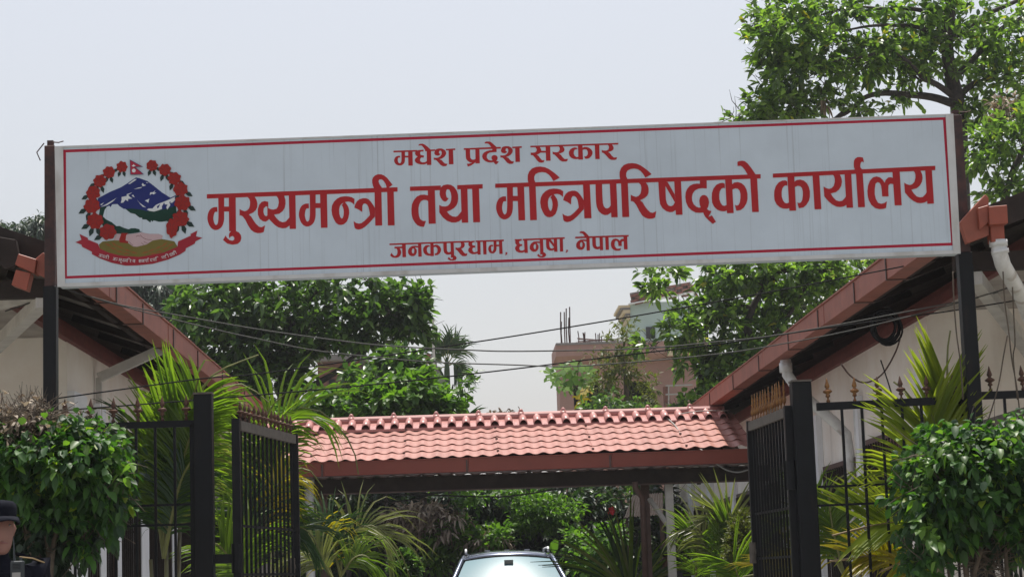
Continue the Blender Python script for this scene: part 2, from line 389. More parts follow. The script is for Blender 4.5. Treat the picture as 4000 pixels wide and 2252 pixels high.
F.poly([(1862,415),(1790,400),(1710,405),(1640,440),(1580,510),(1545,590),(1535,680),(1538,780),(1560,870),(1600,940),(1650,995),(1710,1022),(1780,1030),(1820,912),(1760,912),(1710,880),(1685,820),(1675,740),(1675,660),(1690,590),(1720,530),(1770,505),(1820,505),(1862,525)])
F.stem((1855,300),(1992,300),(1872,970),(2012,965))
F.tile(1700,660,5)
F.poly([(90,420),(110,360),(160,315),(240,300),(310,310),(370,350),(420,420),(445,500),(448,580),(440,650),(415,710),(370,760),(300,805),(228,832),(280,890),(340,925),(400,932),(440,915),(500,840),(518,820),(520,975),(470,1020),(400,1045),(320,1043),(230,1010),(150,945),(80,850),(78,700),(130,728),(200,732),(250,715),(290,670),(310,610),(315,540),(305,470),(280,410),(245,392),(220,410),(208,460),(215,520),(230,560),(265,570),(225,625),(190,638),(150,620),(105,560),(85,490)])
F.poly([(430,315),(928,295),(928,382),(430,397)]); F.stem((497,380),(628,375),(520,1048),(645,1045)); F.stem((720,370),(855,368),(742,1040),(877,1037))
F.tile(0,0,1).poly([(1934.4,717.4),(2971.4,680),(2971.4,697),(1934.4,733.8)])
F.tile(1700,660,5)
F.stroke(J, sh=(1139,-7)); F.poly([(1505,525),(1615,525),(1615,625),(1505,625)]); F.stem((1603,340),(1735,335),(1627,1003),(1757,1000)); F.stem((1832,335),(1962,330),(1855,1000),(1987,995))
F.tile(1990,620,5)
F.poly(IA); F.poly(NH, [NHH], sh=(627,150)); F.poly(TRA, sh=(630,153)); F.stem((1437,500),(1570,495),(1463,1163),(1603,1160))
F.poly([(1680,495),(1808,490),(1815,700),(1825,860),(1840,920),(1870,960),(1910,970),(1950,950),(1980,905),(1992,1045),(1920,1095),(1860,1100),(1800,1075),(1740,1020),(1705,940),(1692,850),(1685,700)])
F.stem((1958,480),(2088,475),(1990,1143),(2115,1140)); F.stem((2178,470),(2312,465),(2205,1138),(2340,1135)); F.poly(IA, sh=(1795,-68))
F.tile(2480,610,5)
F.poly(RA, sh=(-758,170))
F.poly([(458,505),(595,495),(600,700),(607,850),(625,920),(660,965),(710,975),(750,955),(775,910),(795,900),(800,1048),(740,1088),(680,1092),(610,1070),(540,1015),(495,940),(480,850),(470,700)])
F.poly([(560,495),(640,505),(778,745),(788,915),(772,885),(598,585)]); F.stem((768,485),(900,480),(800,1145),(932,1142))
F.poly([(1270,475),(1402,470),(1405,630),(1320,625),(1240,635),(1170,670),(1130,730),(1115,800),(1120,870),(1150,940),(1200,985),(1250,1005),(1285,1000),(1265,940),(1258,860),(1275,800),(1310,765),(1355,755),(1400,775),(1435,825),(1450,900),(1435,980),(1410,1030),(1450,1060),(1498,1070),(1437,1185),(1505,1155),(1585,1278),(1520,1322),(1440,1250),(1380,1190),(1350,1140),(1335,1098),(1270,1105),(1190,1100),(1110,1060),(1040,990),(1000,900),(985,800),(992,710),(1020,640),(1070,580),(1140,545),(1210,535),(1270,537)])
F.poly(KL); F.stem((1762,455),(1895,450),(1800,1112),(1930,1109)); F.poly(KR)
F.stem((2253,430),(2387,425),(2290,1090),(2422,1087))
F.poly([(2212,375),(2150,270),(2105,215),(2070,188),(2005,190),(2003,112),(2040,95),(2100,88),(2150,100),(2200,140),(2270,225),(2368,370)])
F.tile(0,0,1).poly([(3019,678),(3653.6,647.4),(3653.6,664.4),(3019,694)])
F.tile(2980,590,5)
F.poly(KL, sh=(-1281,51)); F.poly(KR, sh=(-1281,51)); F.stem((480,505),(612,500),(518,1165),(650,1162)); F.stem((970,480),(1103,475),(1010,1137),(1142,1133))
F.poly(YA); F.stem((1595,445),(1725,440),(1635,1107),(1762,1103)); F.stem((1818,435),(1950,430),(1860,1097),(1995,1093))
F.poly([(1800,375),(1778,310),(1775,250),(1780,190),(1800,150),(1845,120),(1900,117),(1955,128),(1975,220),(1940,205),(1915,220),(1902,270),(1905,320),(1935,355),(1935,380)])
F.tile(3200,590,5)
F.poly(LA); F.stem((1430,400),(1572,395),(1475,1060),(1612,1057)); F.poly(YA, sh=(475,-75)); F.stem((2070,370),(2200,365),(2112,1030),(2242,1023))
F.build('lettering', M['sign_red'], sign, 'large middle line of red lettering')

Z7 = 2576/360
F = Flat()
F.tile(1520,540,Z7)
F.poly([(122,350),(790,328),(772,376),(122,397)])
F.stroke([(392,370,102),(394,580,98),(385,660,95),(345,715,75),(290,730,62),(225,700,85),(192,630,105),(205,560,85),(250,520,55),(310,515,45)])
F.poly([(435,487),(545,490),(545,540),(435,538)]); F.stem((530,360),(655,355),(537,768),(662,765))
F.poly([(785,345),(830,330),(962,320),(962,370),(900,372),(868,390),(868,430),(880,465),(975,485),(970,540),(900,540),(870,570),(862,610),(880,650),(930,675),(1000,670),(1057,638),(1060,705),(980,735),(900,735),(810,715),(745,680),(715,630),(725,580),(760,540),(800,515),(745,480),(722,430),(730,385)])
F.poly([(1005,325),(1290,310),(1282,356),(1005,366)]); F.stem((1050,345),(1170,340),(1057,748),(1182,745))
EM = [(1012,335),(960,260),(915,210),(880,200),(822,212),(825,175),(870,155),(940,152),(1000,180),(1080,240),(1160,320),(1160,335)]
F.poly(EM)
SHA = [(1275,370),(1285,330),(1330,300),(1400,285),(1480,290),(1545,320),(1585,370),(1597,420),(1580,470),(1545,520),(1480,565),(1405,590),(1470,610),(1510,660),(1560,705),(1630,715),(1605,770),(1560,782),(1500,780),(1440,750),(1380,680),(1320,615),(1280,600),(1250,607),(1247,543),(1300,548),(1370,540),(1430,505),(1465,450),(1470,390),(1450,350),(1415,345),(1395,375),(1395,420),(1440,445),(1400,480),(1350,488),(1290,470),(1258,420)]
F.poly(SHA); F.poly([(1588,300),(1850,285),(1850,330),(1588,341)]); F.stem((1660,325),(1785,320),(1670,730),(1800,725))
F.tile(1800,540,Z7)
F.poly([(82,280),(1120,240),(1116,291),(82,326)])
F.poly([(133,310),(258,305),(262,480),(268,545),(300,590),(345,600),(390,590),(415,570),(418,665),(350,720),(270,770),(195,792),(168,712),(240,708),(315,685),(250,670),(190,630),(150,580),(140,520)])
F.stem((405,300),(520,295),(412,705),(532,700))
F.poly([(880,280),(1000,275),(1000,385),(910,390),(810,400),(750,435),(725,490),(730,550),(770,600),(830,620),(890,620),(858,570),(858,520),(885,485),(945,467),(1000,485),(1030,530),(1025,585),(990,635),(1070,655),(985,738),(930,690),(915,665),(850,678),(760,672),(680,635),(620,580),(595,510),(610,450),(650,400),(720,360),(800,340),(880,335)])
F.poly([(862,265),(810,190),(760,150),(720,145),(670,150),(670,108),(720,92),(800,92),(850,110),(920,175),(1000,245),(1000,262)])
F.poly(SHA, sh=(-142,-65)); F.poly([(1438,238),(1705,222),(1705,268),(1438,283)]); F.stem((1518,262),(1642,258),(1528,665),(1655,660))
F.tile(2070,540,Z7)
F.poly([(12,212),(2472,130),(2470,176),(12,256)])
F.poly([(150,245),(270,240),(310,300),(320,350),(445,352),(445,405),(300,405),(250,435),(190,460),(240,490),(290,560),(340,615),(410,612),(385,670),(330,685),(260,675),(200,620),(140,540),(80,475),(25,470),(22,403),(80,405),(150,395),(185,360),(192,310)])
F.stem((438,230),(565,225),(452,632),(578,628))
R1 = [(800,225),(915,222),(955,270),(968,320),(955,365),(910,400),(815,430),(870,470),(920,540),(975,585),(1060,575),(1045,635),(990,650),(900,650),(830,610),(760,530),(690,460),(640,445),(632,375),(680,390),(760,392),(815,365),(835,310),(830,265)]
F.poly(R1)
F.poly([(1335,300),(1310,265),(1250,255),(1180,275),(1120,320),(1090,380),(1090,440),(1110,500),(1160,550),(1230,580),(1300,582),(1362,575),(1362,520),(1300,525),(1250,490),(1225,430),(1228,370),(1250,325),(1290,308)])
F.stem((1342,180),(1468,175),(1357,598),(1485,595))
F.poly([(1470,265),(1520,245),(1590,245),(1660,270),(1720,320),(1750,380),(1748,440),(1720,500),(1650,560),(1590,575),(1540,570),(1515,500),(1560,510),(1600,480),(1620,430),(1615,370),(1585,320),(1540,308),(1470,325)])
F.stem((1812,175),(1938,170),(1828,583),(1950,580)); F.poly(R1, sh=(1374,-45))
F.build('lettering', M['sign_red'], sign, 'small upper line of red lettering')

F = Flat()
F.tile(1510,910,Z7)
F.poly([(80,292),(2330,212),(2326,259),(80,336)])
F.poly([(220,380),(440,372),(440,425),(365,425),(400,480),(410,550),(390,620),(340,670),(270,692),(190,685),(135,660),(100,622),(140,545),(165,590),(210,635),(255,635),(290,600),(305,540),(300,470),(280,432),(220,430)])
F.stem((432,305),(535,300),(445,675),(545,670))
N3 = [(885,360),(800,350),(710,360),(640,410),(600,480),(600,560),(640,615),(700,645),(765,640),(815,605),(845,540),(845,470),(810,420),(790,395),(885,405)]
N3H = [(760,425),(775,470),(770,540),(745,575),(715,550),(705,490),(720,440)]
F.poly(N3, [N3H]); F.stem((878,280),(970,275),(888,660),(985,657))
F.poly([(1208,345),(1150,332),(1080,350),(1030,410),(1020,480),(1040,550),(1090,605),(1160,630),(1232,630),(1232,575),(1190,575),(1145,540),(1125,480),(1130,420),(1160,385),(1210,375)])
F.stem((1222,270),(1312,265),(1228,645),(1325,642))
F.poly([(1314,345),(1370,322),(1430,330),(1490,375),(1525,440),(1520,510),(1480,575),(1420,615),(1350,620),(1345,570),(1390,565),(1420,520),(1425,450),(1400,400),(1360,382),(1314,395)])
PA = [(1585,268),(1680,263),(1685,420),(1692,500),(1715,530),(1755,535),(1795,512),(1800,590),(1740,605),(1680,600),(1620,560),(1592,490),(1588,400)]
F.poly(PA); F.stem((1785,262),(1875,257),(1800,635),(1890,632))
UU = [(1800,630),(1890,620),(1940,650),(1960,700),(1935,745),(1870,770),(1790,765),(1740,745),(1702,710),(1745,665),(1780,710),(1820,730),(1855,715),(1850,690),(1830,680),(1795,690),(1795,650)]
F.poly(UU)
F.poly([(2065,255),(2160,250),(2185,310),(2180,365),(2150,405),(2090,440),(2120,480),(2170,550),(2205,575),(2258,560),(2248,625),(2200,645),(2120,640),(2060,590),(2000,510),(1960,470),(1930,465),(1927,400),(1980,412),(2040,405),(2075,370),(2085,310)])
F.tile(1820,900,Z7)
F.poly([(75,330),(115,300),(160,290),(245,285),(245,325),(200,330),(175,350),(175,380),(190,415),(262,420),(260,475),(200,480),(180,520),(185,560),(215,600),(260,605),(326,580),(328,635),(250,660),(180,660),(110,630),(65,580),(65,520),(90,480),(125,465),(80,430),(65,380)])
F.poly([(275,280),(1060,252),(1060,298),(275,323)]); F.stem((315,300),(405,297),(325,672),(412,670)); F.stem((472,297),(570,293),(487,667),(578,665))
F.stroke([(812,285,82),(815,500,80),(800,560,78),(765,605,60),(735,612,50),(690,590,70),(665,530,80),(670,465,70),(700,425,50),(760,420,42)])
F.poly([(845,395),(935,393),(935,440),(845,442)]); F.stem((922,285),(1010,282),(935,655),(1027,652))
F.poly([(1103,605),(1155,605),(1158,640),(1140,670),(1110,690),(1095,680),(1110,650)])
F.poly([(1360,242),(1422,240),(1422,282),(1368,284)])
F.poly([(1420,245),(1480,240),(1560,235),(1560,280),(1510,290),(1485,310),(1490,345),(1510,375),(1575,380),(1570,430),(1510,440),(1492,480),(1495,520),(1530,560),(1580,560),(1645,530),(1648,595),(1570,620),(1480,615),(1410,580),(1375,520),(1375,470),(1400,430),(1430,412),(1390,380),(1375,330),(1385,280)])
F.stem((1622,255),(1715,252),(1642,627),(1732,624)); F.poly(N3, [N3H], sh=(1185,-50)); F.stem((2062,240),(2155,236),(2078,625),(2168,620)); F.poly(UU, sh=(284,-16))
F.tile(0,0,1).poly([(2042.2,932.6),(2205.8,926),(2205.8,932.3),(2042.2,939)])
F.tile(2110,890,Z7)
F.poly([(165,300),(250,298),(258,480),(270,540),(300,570),(340,575),(390,545),(396,608),(340,632),(270,630),(210,600),(175,550),(165,450)])
F.poly([(235,305),(290,315),(382,440),(390,545),(375,520),(255,375)]); F.stem((378,300),(468,295),(393,665),(485,662)); F.stem((545,290),(632,286),(555,660),(645,655))
F.poly([(722,610),(778,610),(775,645),(745,690),(708,685),(735,650)])
F.poly([(980,245),(2475,195),(2472,241),(980,293)])
F.poly(N3, [N3H], sh=(408,-32)); F.stem((1288,255),(1378,250),(1302,632),(1392,628))
F.poly([(1255,255),(1220,195),(1185,155),(1150,145),(1105,145),(1105,105),(1150,92),(1220,92),(1260,120),(1320,180),(1378,250)])
F.poly(PA, sh=(-130,-9)); F.stem((1657,250),(1748,245),(1675,622),(1762,618)); F.stem((1818,245),(1910,240),(1833,612),(1925,608))
F.poly(LA, aff=(0.743, 1275, 0.534, 31)); F.stem((2330,225),(2430,220),(2345,598),(2445,595))
F.build('lettering', M['sign_red'], sign, 'small lower line of red lettering')

# ---------------------------------------------------------------- emblem
def pm(n, c, v=0.12): return mat('print_' + n, c, 0.6, var=v, scale=6, spec=0.15)
PB = pm('blue', (0.020, 0.030, 0.15)); PG = pm('green', (0.012, 0.05, 0.035), 0.3); PR = pm('red', (0.29, 0.022, 0.018))
PO = pm('olive', (0.17, 0.14, 0.035)); PH = pm('hand', (0.50, 0.36, 0.37)); PN = pm('navy', (0.02, 0.02, 0.10)); PL = pm('leaf', (0.02, 0.04, 0.035))
PRI = pm('ribbon', (0.33, 0.025, 0.04)); PW = pm('white', (0.66, 0.68, 0.68)); PD = pm('dark', (0.12, 0.03, 0.03)); PC = pm('crimson', (0.38, 0.03, 0.06)); PWH = pm('wheat', (0.27, 0.10, 0.03))
emb = bpy.data.objects.new('emblem', None); COL.objects.link(emb); emb.parent = sign; emb.location = P(545, 830, YS) - sign.location
emb.empty_display_size = 0.1; emb['label'] = 'round wreath emblem with blue mountain and red flowers'
zb = [0.0006]
def flat(polys, name, m, lab=None, tile=(0,0,1), strokes=()):
    F = Flat(zb[0]); F.tile(*tile)
    for p in polys:
        if isinstance(p, tuple): F.poly(p[0], p[1])
        else: F.poly(p)
    for s_ in strokes: F.stroke(s_)
    zb[0] = F.z + 0.00003
    return F.build(name, m, emb, lab)
T1, T2, T3, T4 = (285,610,6.592), (535,610,6.592), (285,830,6.592), (535,830,6.592)
flat([[(508,806),(560,800),(687,800),(690,830),(675,850),(678,885),(652,863),(632,866),(620,866),(600,860),(596,866),(591,860),(587,869),(571,857),(556,857),(555,850),(545.6,850),(535,842),(528,836),(509.5,831.5),(494,819),(481,809)],
      [(391,809),(421,800),(418.5,806),(409,819),(406,830),(402,845),(415,857),(437,868),(455,883),(467,882),(482,889),(502,895),(512.5,891),(528,891),(545,895),(546,902),(556,904),(535,909),(497,914),(455,912),(406,890),(385,850)]], 'green_land', PG)
flat([[(383.6,773.8),(426,751),(473,731),(497,716),(531,693),(545,696),(576,707),(600,725),(632,751),(665.5,772),(687,762),(692,784),(684,804),(660,812),(632,819),(600,824),(573,824),(550,818),(530,816),(512.5,814),(494,816),(482,815),(465.5,804),(459,796.6),(438,798),(432,809),(426,803),(421.5,806),(391,809),(378,792)]], 'mountain', PB)
flat([[(500,719),(525,700),(534,699),(530,704),(508,718)],[(1590,845),(1714,800),(1790,790),(1760,815),(1640,845)]][:1], 'snow', PW)
flat([[(1250,1050),(1390,1020),(1380,980),(1530,930),(1420,1000),(1470,1050),(1530,1090),(1420,1100),(1420,1160),(1350,1120),(1300,1190),(1230,1205),(1255,1120)],
      [(1510,1010),(1550,990),(1590,1060),(1545,1040)], [(700,1245),(800,1190),(740,1260)], [(710,1310),(860,1230),(1120,1075),(1020,1170),(880,1260)], [(1560,850),(1680,810),(1790,790),(1740,822)]], 'snow', PW, tile=T1)
flat([[(125,720),(150,690),(180,730),(235,745),(170,775),(130,755)],[(240,670),(300,690),(240,690)],[(0,1120),(60,1190),(110,1230),(235,1320),(150,1300),(90,1240)],
      [(330,1000),(345,930),(410,930),(475,880),(440,940),(500,940),(425,985),(390,960)],[(200,1140),(260,1120),(320,1095),(300,1150),(295,1200),(240,1160)],
      [(255,1375),(300,1345),(400,1345),(480,1260),(560,1220),(700,1170),(860,1100),(980,1040),(970,1100),(1065,1025),(1000,1110),(920,1190),(860,1205),(870,1160),(830,1180),(860,1260),(780,1375),(755,1310),(790,1245),(720,1240),(700,1190),(640,1290),(645,1355),(560,1390),(440,1425),(330,1410)]], 'snow', PW, tile=T2)
flat([[(510,1290),(600,1230),(560,1320),(530,1345)],[(-10,740),(40,725),(60,730),(10,750)]], 'mountain_gap', PB, tile=T2)
flat([[(391,971),(386,955),(400,943),(444,938),(480,935),(545,932),(632,933),(681,942),(693,962),(694,968),(641,988),(596,998),(545,1006),(467,1000),(421,988)]], 'base', PO)
wh = []
for sx in (1, -1):
    for k, (ox, oy, a) in enumerate([(0,0,-14),(26,-9,-18),(52,-20,-26),(76,-32,-40),(30,4,-2),(56,-4,-8),(80,-16,-16),(100,-30,-24)]):
        cx, cy = (545 + sx*(22 + ox), 986 + oy); a_ = math.radians(a) * sx
        u = (math.cos(a_)*sx, math.sin(a_)*sx)
        v_ = (-u[1], u[0]); ln, wd = 17, 4.2
        wh.append([(cx-u[0]*ln, cy-u[1]*ln), (cx+v_[0]*wd, cy+v_[1]*wd), (cx+u[0]*ln, cy+u[1]*ln), (cx-v_[0]*wd, cy-v_[1]*wd)])
flat(wh, 'wheat', PWH)
flat([[(294,946),(318,936),(310,913),(343,929),(343,935),(382,951),(391,971),(421.5,985),(467,997),(545,1003),(580.5,997),(641,985),(693,963.5),(696,942),(746,919.5),(743,914),(771,900),(765.6,922.5),(791,928.6),(764,942),(761,951),(726,969.6),(725,979),(702,994),(656,1013.5),(596,1030),(535,1036),(490,1037),(437,1026),(391,1009),(359,992),(359,983),(321,963.5),(318,955)]], 'ribbon', PRI)
flat([[(444,938),(456,912),(497,915),(545,909),(550,907),(585,913),(620,913),(636,919.5),(632,933),(596,939),(573,954),(549,960),(535,963.5),(520,962),(500,948),(493,939),(465.5,939)]], 'hands', PH)
flat([[(1250,525),(1430,530),(1370,580),(1355,720),(1430,740),(1410,790),(1200,770),(1190,690)]], 'bangle', PR, tile=T3)
flat([], 'fold_line', PD, strokes=[[(548,917,1.6),(556,926,1.6),(572,934,1.6),(592,936,1.2)],[(530,924,1.4),(540,920,1.4),(548,924,1.2)],[(505,944,1.4),(512,952,1.4),(520,958,1.2)],[(552,948,1.3),(562,955,1.2)],[(562,943,1.3),(576,951,1.1)]])
rr = random.Random(5)
fl = [(476,651,22,22),(426,672,24,24),(389.7,707,26,25),(364,752.6,28,28),(359,804,32,30),(371.5,863,33,31),(421.5,906,33,31),
      (594,646,23,22),(644,663,25,24),(680.6,696.5,26,25),(705,739,29,28),(712.5,792,32,31),(705,854,33,31),(671.5,890,23,38)]
for i, (cx, cy, rx, ry) in enumerate(fl):
    sd_ = -1 if i < 7 else 1
    lv = []
    for ang, ln in ((72, 1.9), (110, 1.95), (150 if i < 7 else 30, 1.9)):
        a = math.radians(ang); L_ = rx*ln; wd = rx*0.30
        bx, by = cx + math.cos(a)*rx*0.3, cy + math.sin(a)*ry*0.3
        tx, ty = cx + math.cos(a)*L_, cy + math.sin(a)*L_
        mx_, my_ = bx*0.35 + tx*0.65, by*0.35 + ty*0.65
        nx, ny = -math.sin(a)*wd, math.cos(a)*wd
        if i in (6, 13) and ang < 140: continue
        lv.append([(bx, by), (mx_+nx, my_+ny), (tx, ty), (mx_-nx, my_-ny)])
    flat(lv, 'leaves', PL)
for i, (cx, cy, rx, ry) in enumerate(fl):
    pt = []
    for k in range(26):
        a = 2*math.pi*k/26; q = 1 + 0.10*math.cos(a*7 + i) + 0.05*rr.uniform(-1, 1)
        pt.append((cx + rx*.96*q*math.cos(a), cy + ry*.96*q*math.sin(a)))
    flat([pt], 'flower', PR)
    sk = []
    for k in range(5):
        a = 2*math.pi*(k+0.3*i)/5
        sk.append([(cx+rx*0.2*math.cos(a), cy+ry*0.2*math.sin(a), 1.4), (cx+rx*0.5*math.cos(a+0.5), cy+ry*0.5*math.sin(a+0.5), 1.6), (cx+rx*0.78*math.cos(a+0.35), cy+ry*0.78*math.sin(a+0.35), 1.0)])
    flat([], 'petal_line', PD, strokes=sk)
flat([[(1462,86),(1812,277),(1600,277),(1828,467),(1478,480)]], 'flag', PN, tile=T1)
flat([[(1474,108),(1770,266),(1572,266),(1796,457),(1490,468)]], 'flag_field', PC, tile=T1)
sun_ = []
for k in range(20):
    a = 2*math.pi*k/20; q = 44 if k % 2 else 54
    sun_.append((1566+q*math.cos(a), 370+q*math.sin(a)))
flat([sun_, [(1508,240),(1545,232),(1562,205),(1580,232),(1618,240),(1590,262),(1560,270),(1530,260)]], 'flag_symbol', PW, tile=T1)
# motto on the ribbon, small white strokes following its curve
G = {'ja': [[(0,0),(1,0)],[(.75,0),(.75,1)],[(.15,.35),(.7,.35)],[(.45,.35),(.5,.7),(.2,.85),(0,.6)]],
     'na': [[(0,0),(1,0)],[(.8,0),(.8,1)],[(.8,.5),(.3,.5),(.15,.7),(.35,.85)]], 'ii': [[(0,0),(.7,0)],[(.5,0),(.5,1)],[(.5,0),(.3,-.4),(-.2,-.35),(-.3,-.05)]],
     'nh': [[(0,0),(.7,0)],[(.7,.5),(.3,.5),(.15,.7),(.35,.85)]], 'ma': [[(0,0),(1,0)],[(.8,0),(.8,1)],[(.3,0),(.3,.8),(.05,.7)],[(.1,.55),(.8,.55)]],
     'bh': [[(0,0),(.2,0)],[(.5,0),(1,0)],[(.8,0),(.8,1)],[(.2,0),(.1,.3),(.3,.6),(.8,.6)],[(.3,.6),(.3,.9)]], 'u': [[(.1,1.1),(-.3,1.3),(0,1.5),(.3,1.35)]],
     'i': [[(0,0),(.6,0)],[(.2,0),(.2,1)],[(.2,0),(.3,-.4),(.9,-.35),(1.1,-.05)]], 'sh': [[(0,0),(.6,0)],[(.2,0),(.5,.25),(.1,.5),(.5,1)]], 'ca': [[(0,0),(1,0)],[(.8,0),(.8,1)],[(.8,.35),(.2,.35),(.2,.7),(.8,.75)]],
     'sa': [[(0,0),(1,0)],[(.8,0),(.8,1)],[(.2,0),(.4,.25),(.1,.5),(.5,1)],[(.2,.5),(.8,.5)]], 'va': [[(0,0),(1,0)],[(.8,0),(.8,1)],[(.8,.3),(.2,.35),(.25,.75),(.8,.6)]],
     'ga': [[(0,0),(1,0)],[(.8,0),(.8,1)],[(.3,0),(.3,.6),(.1,.7)]], 'aa': [[(0,0),(.6,0)],[(.3,0),(.3,1)],[(.3,0),(.4,-.4),(.7,-.3)]], 'da': [[(0,0),(.9,0)],[(.5,0),(.5,.25),(.15,.45),(.3,.75),(.6,.6),(.7,1)]],
     'pa': [[(0,0),(1,0)],[(.8,0),(.8,1)],[(.2,0),(.2,.6),(.8,.7)]], 'ra': [[(0,0),(.8,0)],[(.3,0),(.6,.25),(.15,.5),(.65,1)]], 'ya': [[(0,0),(1,0)],[(.8,0),(.8,1)],[(.3,0),(.5,.25),(.15,.45),(.4,.8),(.8,.7)]]}
words = [['ja','na','na','ii'], ['ja','nh','ma','bh','u','ma','i','sh','ca'], ['sa','va','ga','aa','da','pa','i'], ['ga','ra','ii','ya','sa','ii']]
tot = sum(len(w_) for w_ in words) + 3*1.2
arc = spline([(388,991),(430,1003),(490,1012),(545,1014),(600,1009),(650,996),(700,975)], 12)
ds = [0]
for a, b_ in zip(arc, arc[1:]): ds.append(ds[-1] + math.hypot(b_[0]-a[0], b_[1]-a[1]))
def arc_at(s_):
    s_ = max(0, min(ds[-1]-1e-3, s_)); i = max(k for k in range(len(ds)) if ds[k] <= s_); i = min(i, len(arc)-2)
    t = (s_-ds[i])/(ds[i+1]-ds[i]); a, b_ = arc[i], arc[i+1]
    dx, dy = b_[0]-a[0], b_[1]-a[1]; l = math.hypot(dx, dy)
    return (a[0]+dx*t, a[1]+dy*t), (dx/l, dy/l)
st = []; pos = 0.0; un = ds[-1]/tot
for w_ in words:
    for g in w_:
        if g == 'u': pos -= 0.9
        for pl in G[g]:
            q = []
            for (x, y) in pl:
                (ax, ay), (ux, uy) = arc_at((pos + x)*un)
                q.append((ax - uy*y*11, ay + ux*y*11, 1.5))
            st.append(q)
        pos += 0.9 if g == 'u' else 1.0
    pos += 1.2
flat([], 'motto', PW, strokes=st)['kind'] = 'stuff'
# ------------------------------------------------------------------ sign posts
def post(name, label, px, top, Y, w_, m_top, zsplit):
    t = thing(name, label, 'post', (P(px, 1100, Y).x, Y, 0)); x = t.location.x
    zt = P(px, top, Y).z
    mb = MB(); mb.box((x-w_/2, Y-w_/2, 0), (x+w_/2, Y+w_/2, zsplit)); bevel(mb.build('lower_tube', M['black_paint'], t), 0.004)
    mb = MB(); mb.box((x-w_*.40, Y-w_*.40, zsplit), (x+w_*.40, Y+w_*.40, zt)); bevel(mb.build('upper_tube', M['rust'], t), 0.003)
    mb = MB(); mb.box((x-w_*.22, Y-w_*.22, zt), (x+w_*.24, Y+w_*.24, zt+0.035)); mb.tube([(x-.03,Y-.05,zt+.01),(x-.07,Y-.07,zt-.05),(x-.05,Y-.06,zt-.10)], 0.004, 5)
    mb.tube([(x+.02,Y-.03,zt+.02),(x+.06,Y-.05,zt+.012),(x+.09,Y-.05,zt+.02)], 0.004, 5)
    mb.build('wire_tie', M['rust'], t)
    return t
post('sign_post', 'left sign post, black below and rusty above, behind the emblem end of the board', 198, 572, 12.50, 0.080, M['rust'], P(198, 1120, 12.5).z)
post('sign_post', 'right sign post, black below and rusty above, beside the roof corner', 3772, 452, 12.62, 0.088, M['rust'], P(3780, 985, 12.6).z)

# ------------------------------------------------------------------ gate posts, fence panels, gate leaves
def gpost(label, px, top, Y, w_):
    t = thing('gate_post', label, 'gate post', (P(px, 2000, Y).x, Y, 0), 'black gate posts'); x = t.location.x; zt = P(px, top, Y).z
    mb = MB(); mb.box((x-w_/2, Y-w_/2, 0), (x+w_/2, Y+w_/2, zt)); bevel(mb.build('tube', M['black_paint'], t), 0.006)
    mb = MB(); mb.box((x-w_/2-.003, Y-w_/2-.003, zt), (x+w_/2+.003, Y+w_/2+.003, zt+.012)); mb.build('cap', M['dusty_rail'], t)
    return t
YF = 12.75
GL = gpost('left black square gate post beside the bright palm fronds', 800, 1541, YF, 0.112)
GR = gpost('right black square gate post in front of the white wall', 3152, 1492, YF, 0.122)

SPEAR = [(0.006,0),(0.013,0.004),(0.013,0.016),(0.007,0.024),(0.007,0.038),(0.016,0.042),(0.016,0.052),(0.010,0.060),(0.030,0.072),(0.034,0.080),(0.020,0.090),(0.009,0.098),(0.018,0.110),(0.017,0.120),(0.009,0.145),(0.004,0.165),(0.001,0.172)]
BAL = [(0.006,0),(0.011,0.008),(0.005,0.018),(0.005,0.032),(0.014,0.05),(0.017,0.070),(0.010,0.095),(0.006,0.115),(0.011,0.128),(0.006,0.140),(0.009,0.165),(0.004,0.19),(0.001,0.215)]
spear_me = [None]
def finial(loc, parent, prof=SPEAR, m=None, sc=1.0, store={}):
    key = id(prof)
    if key not in store:
        k = MB(); k.lathe(prof, (0, 0, 0), 8); me = bpy.data.meshes.new('finial'); me.from_pydata(k.v, [], k.f)
        me.polygons.foreach_set('use_smooth', [True]*len(me.polygons)); store[key] = {}
        store[key]['me'] = me
    mm = m or M['finial_rust']
    if mm.name not in store[key]:
        c = store[key]['me'].copy(); c.materials.append(mm); store[key][mm.name] = c
    o = bpy.data.objects.new('finial', store[key][mm.name]); COL.objects.link(o); o.parent = parent
    o.location = Vector(loc) - world_loc(parent); o.scale = (sc, sc, sc)
    o.rotation_euler = (random.uniform(-.05,.05), random.uniform(-.05,.05), random.uniform(0,3))
    return o
random.seed(3)
def one(name, m, parent, fn, **kw):
    k = MB(); fn(k); return k.build(name, m, parent, **kw)

# right fence panel between the right gate post and the sign post
fr = thing('fence_panel', 'black iron fence panel with rusty spear finials between right gate post and sign post', 'fence', (P(3450, 2000, YF).x, YF, 0))
xa, xb = P(3190,1588,YF), P(3752,1560,YF)
one('top_rail', M['black_paint'], fr, lambda k: k.bar(xa, xb, 0.030, 0.048))
zt = xa.z
for px in (3288, 3366, 3444, 3523, 3599, 3676):
    x = P(px, 1600, YF).x; one('bar', M['black_paint'], fr, lambda k: k.bar((x, YF, 0.12), (x, YF, zt-0.01), 0.016))
one('end_stile', M['black_paint'], fr, lambda k: k.box((xb.x-0.005, YF-0.02, 0.1), (xb.x+0.035, YF+0.02, zt+0.02)))
for (p, q) in (((3195,1900),(3752,1878)), ((3195,1973),(3752,1950))):
    a, c = P(*p, YF-0.012), P(*q, YF-0.012); one('cross_bar', M['black_paint'], fr, lambda k: k.bar(a, c, 0.010, 0.014))
one('bottom_rail', M['black_paint'], fr, lambda k: k.bar((xa.x, YF, 0.12), (xb.x, YF, 0.12), 0.03, 0.045))
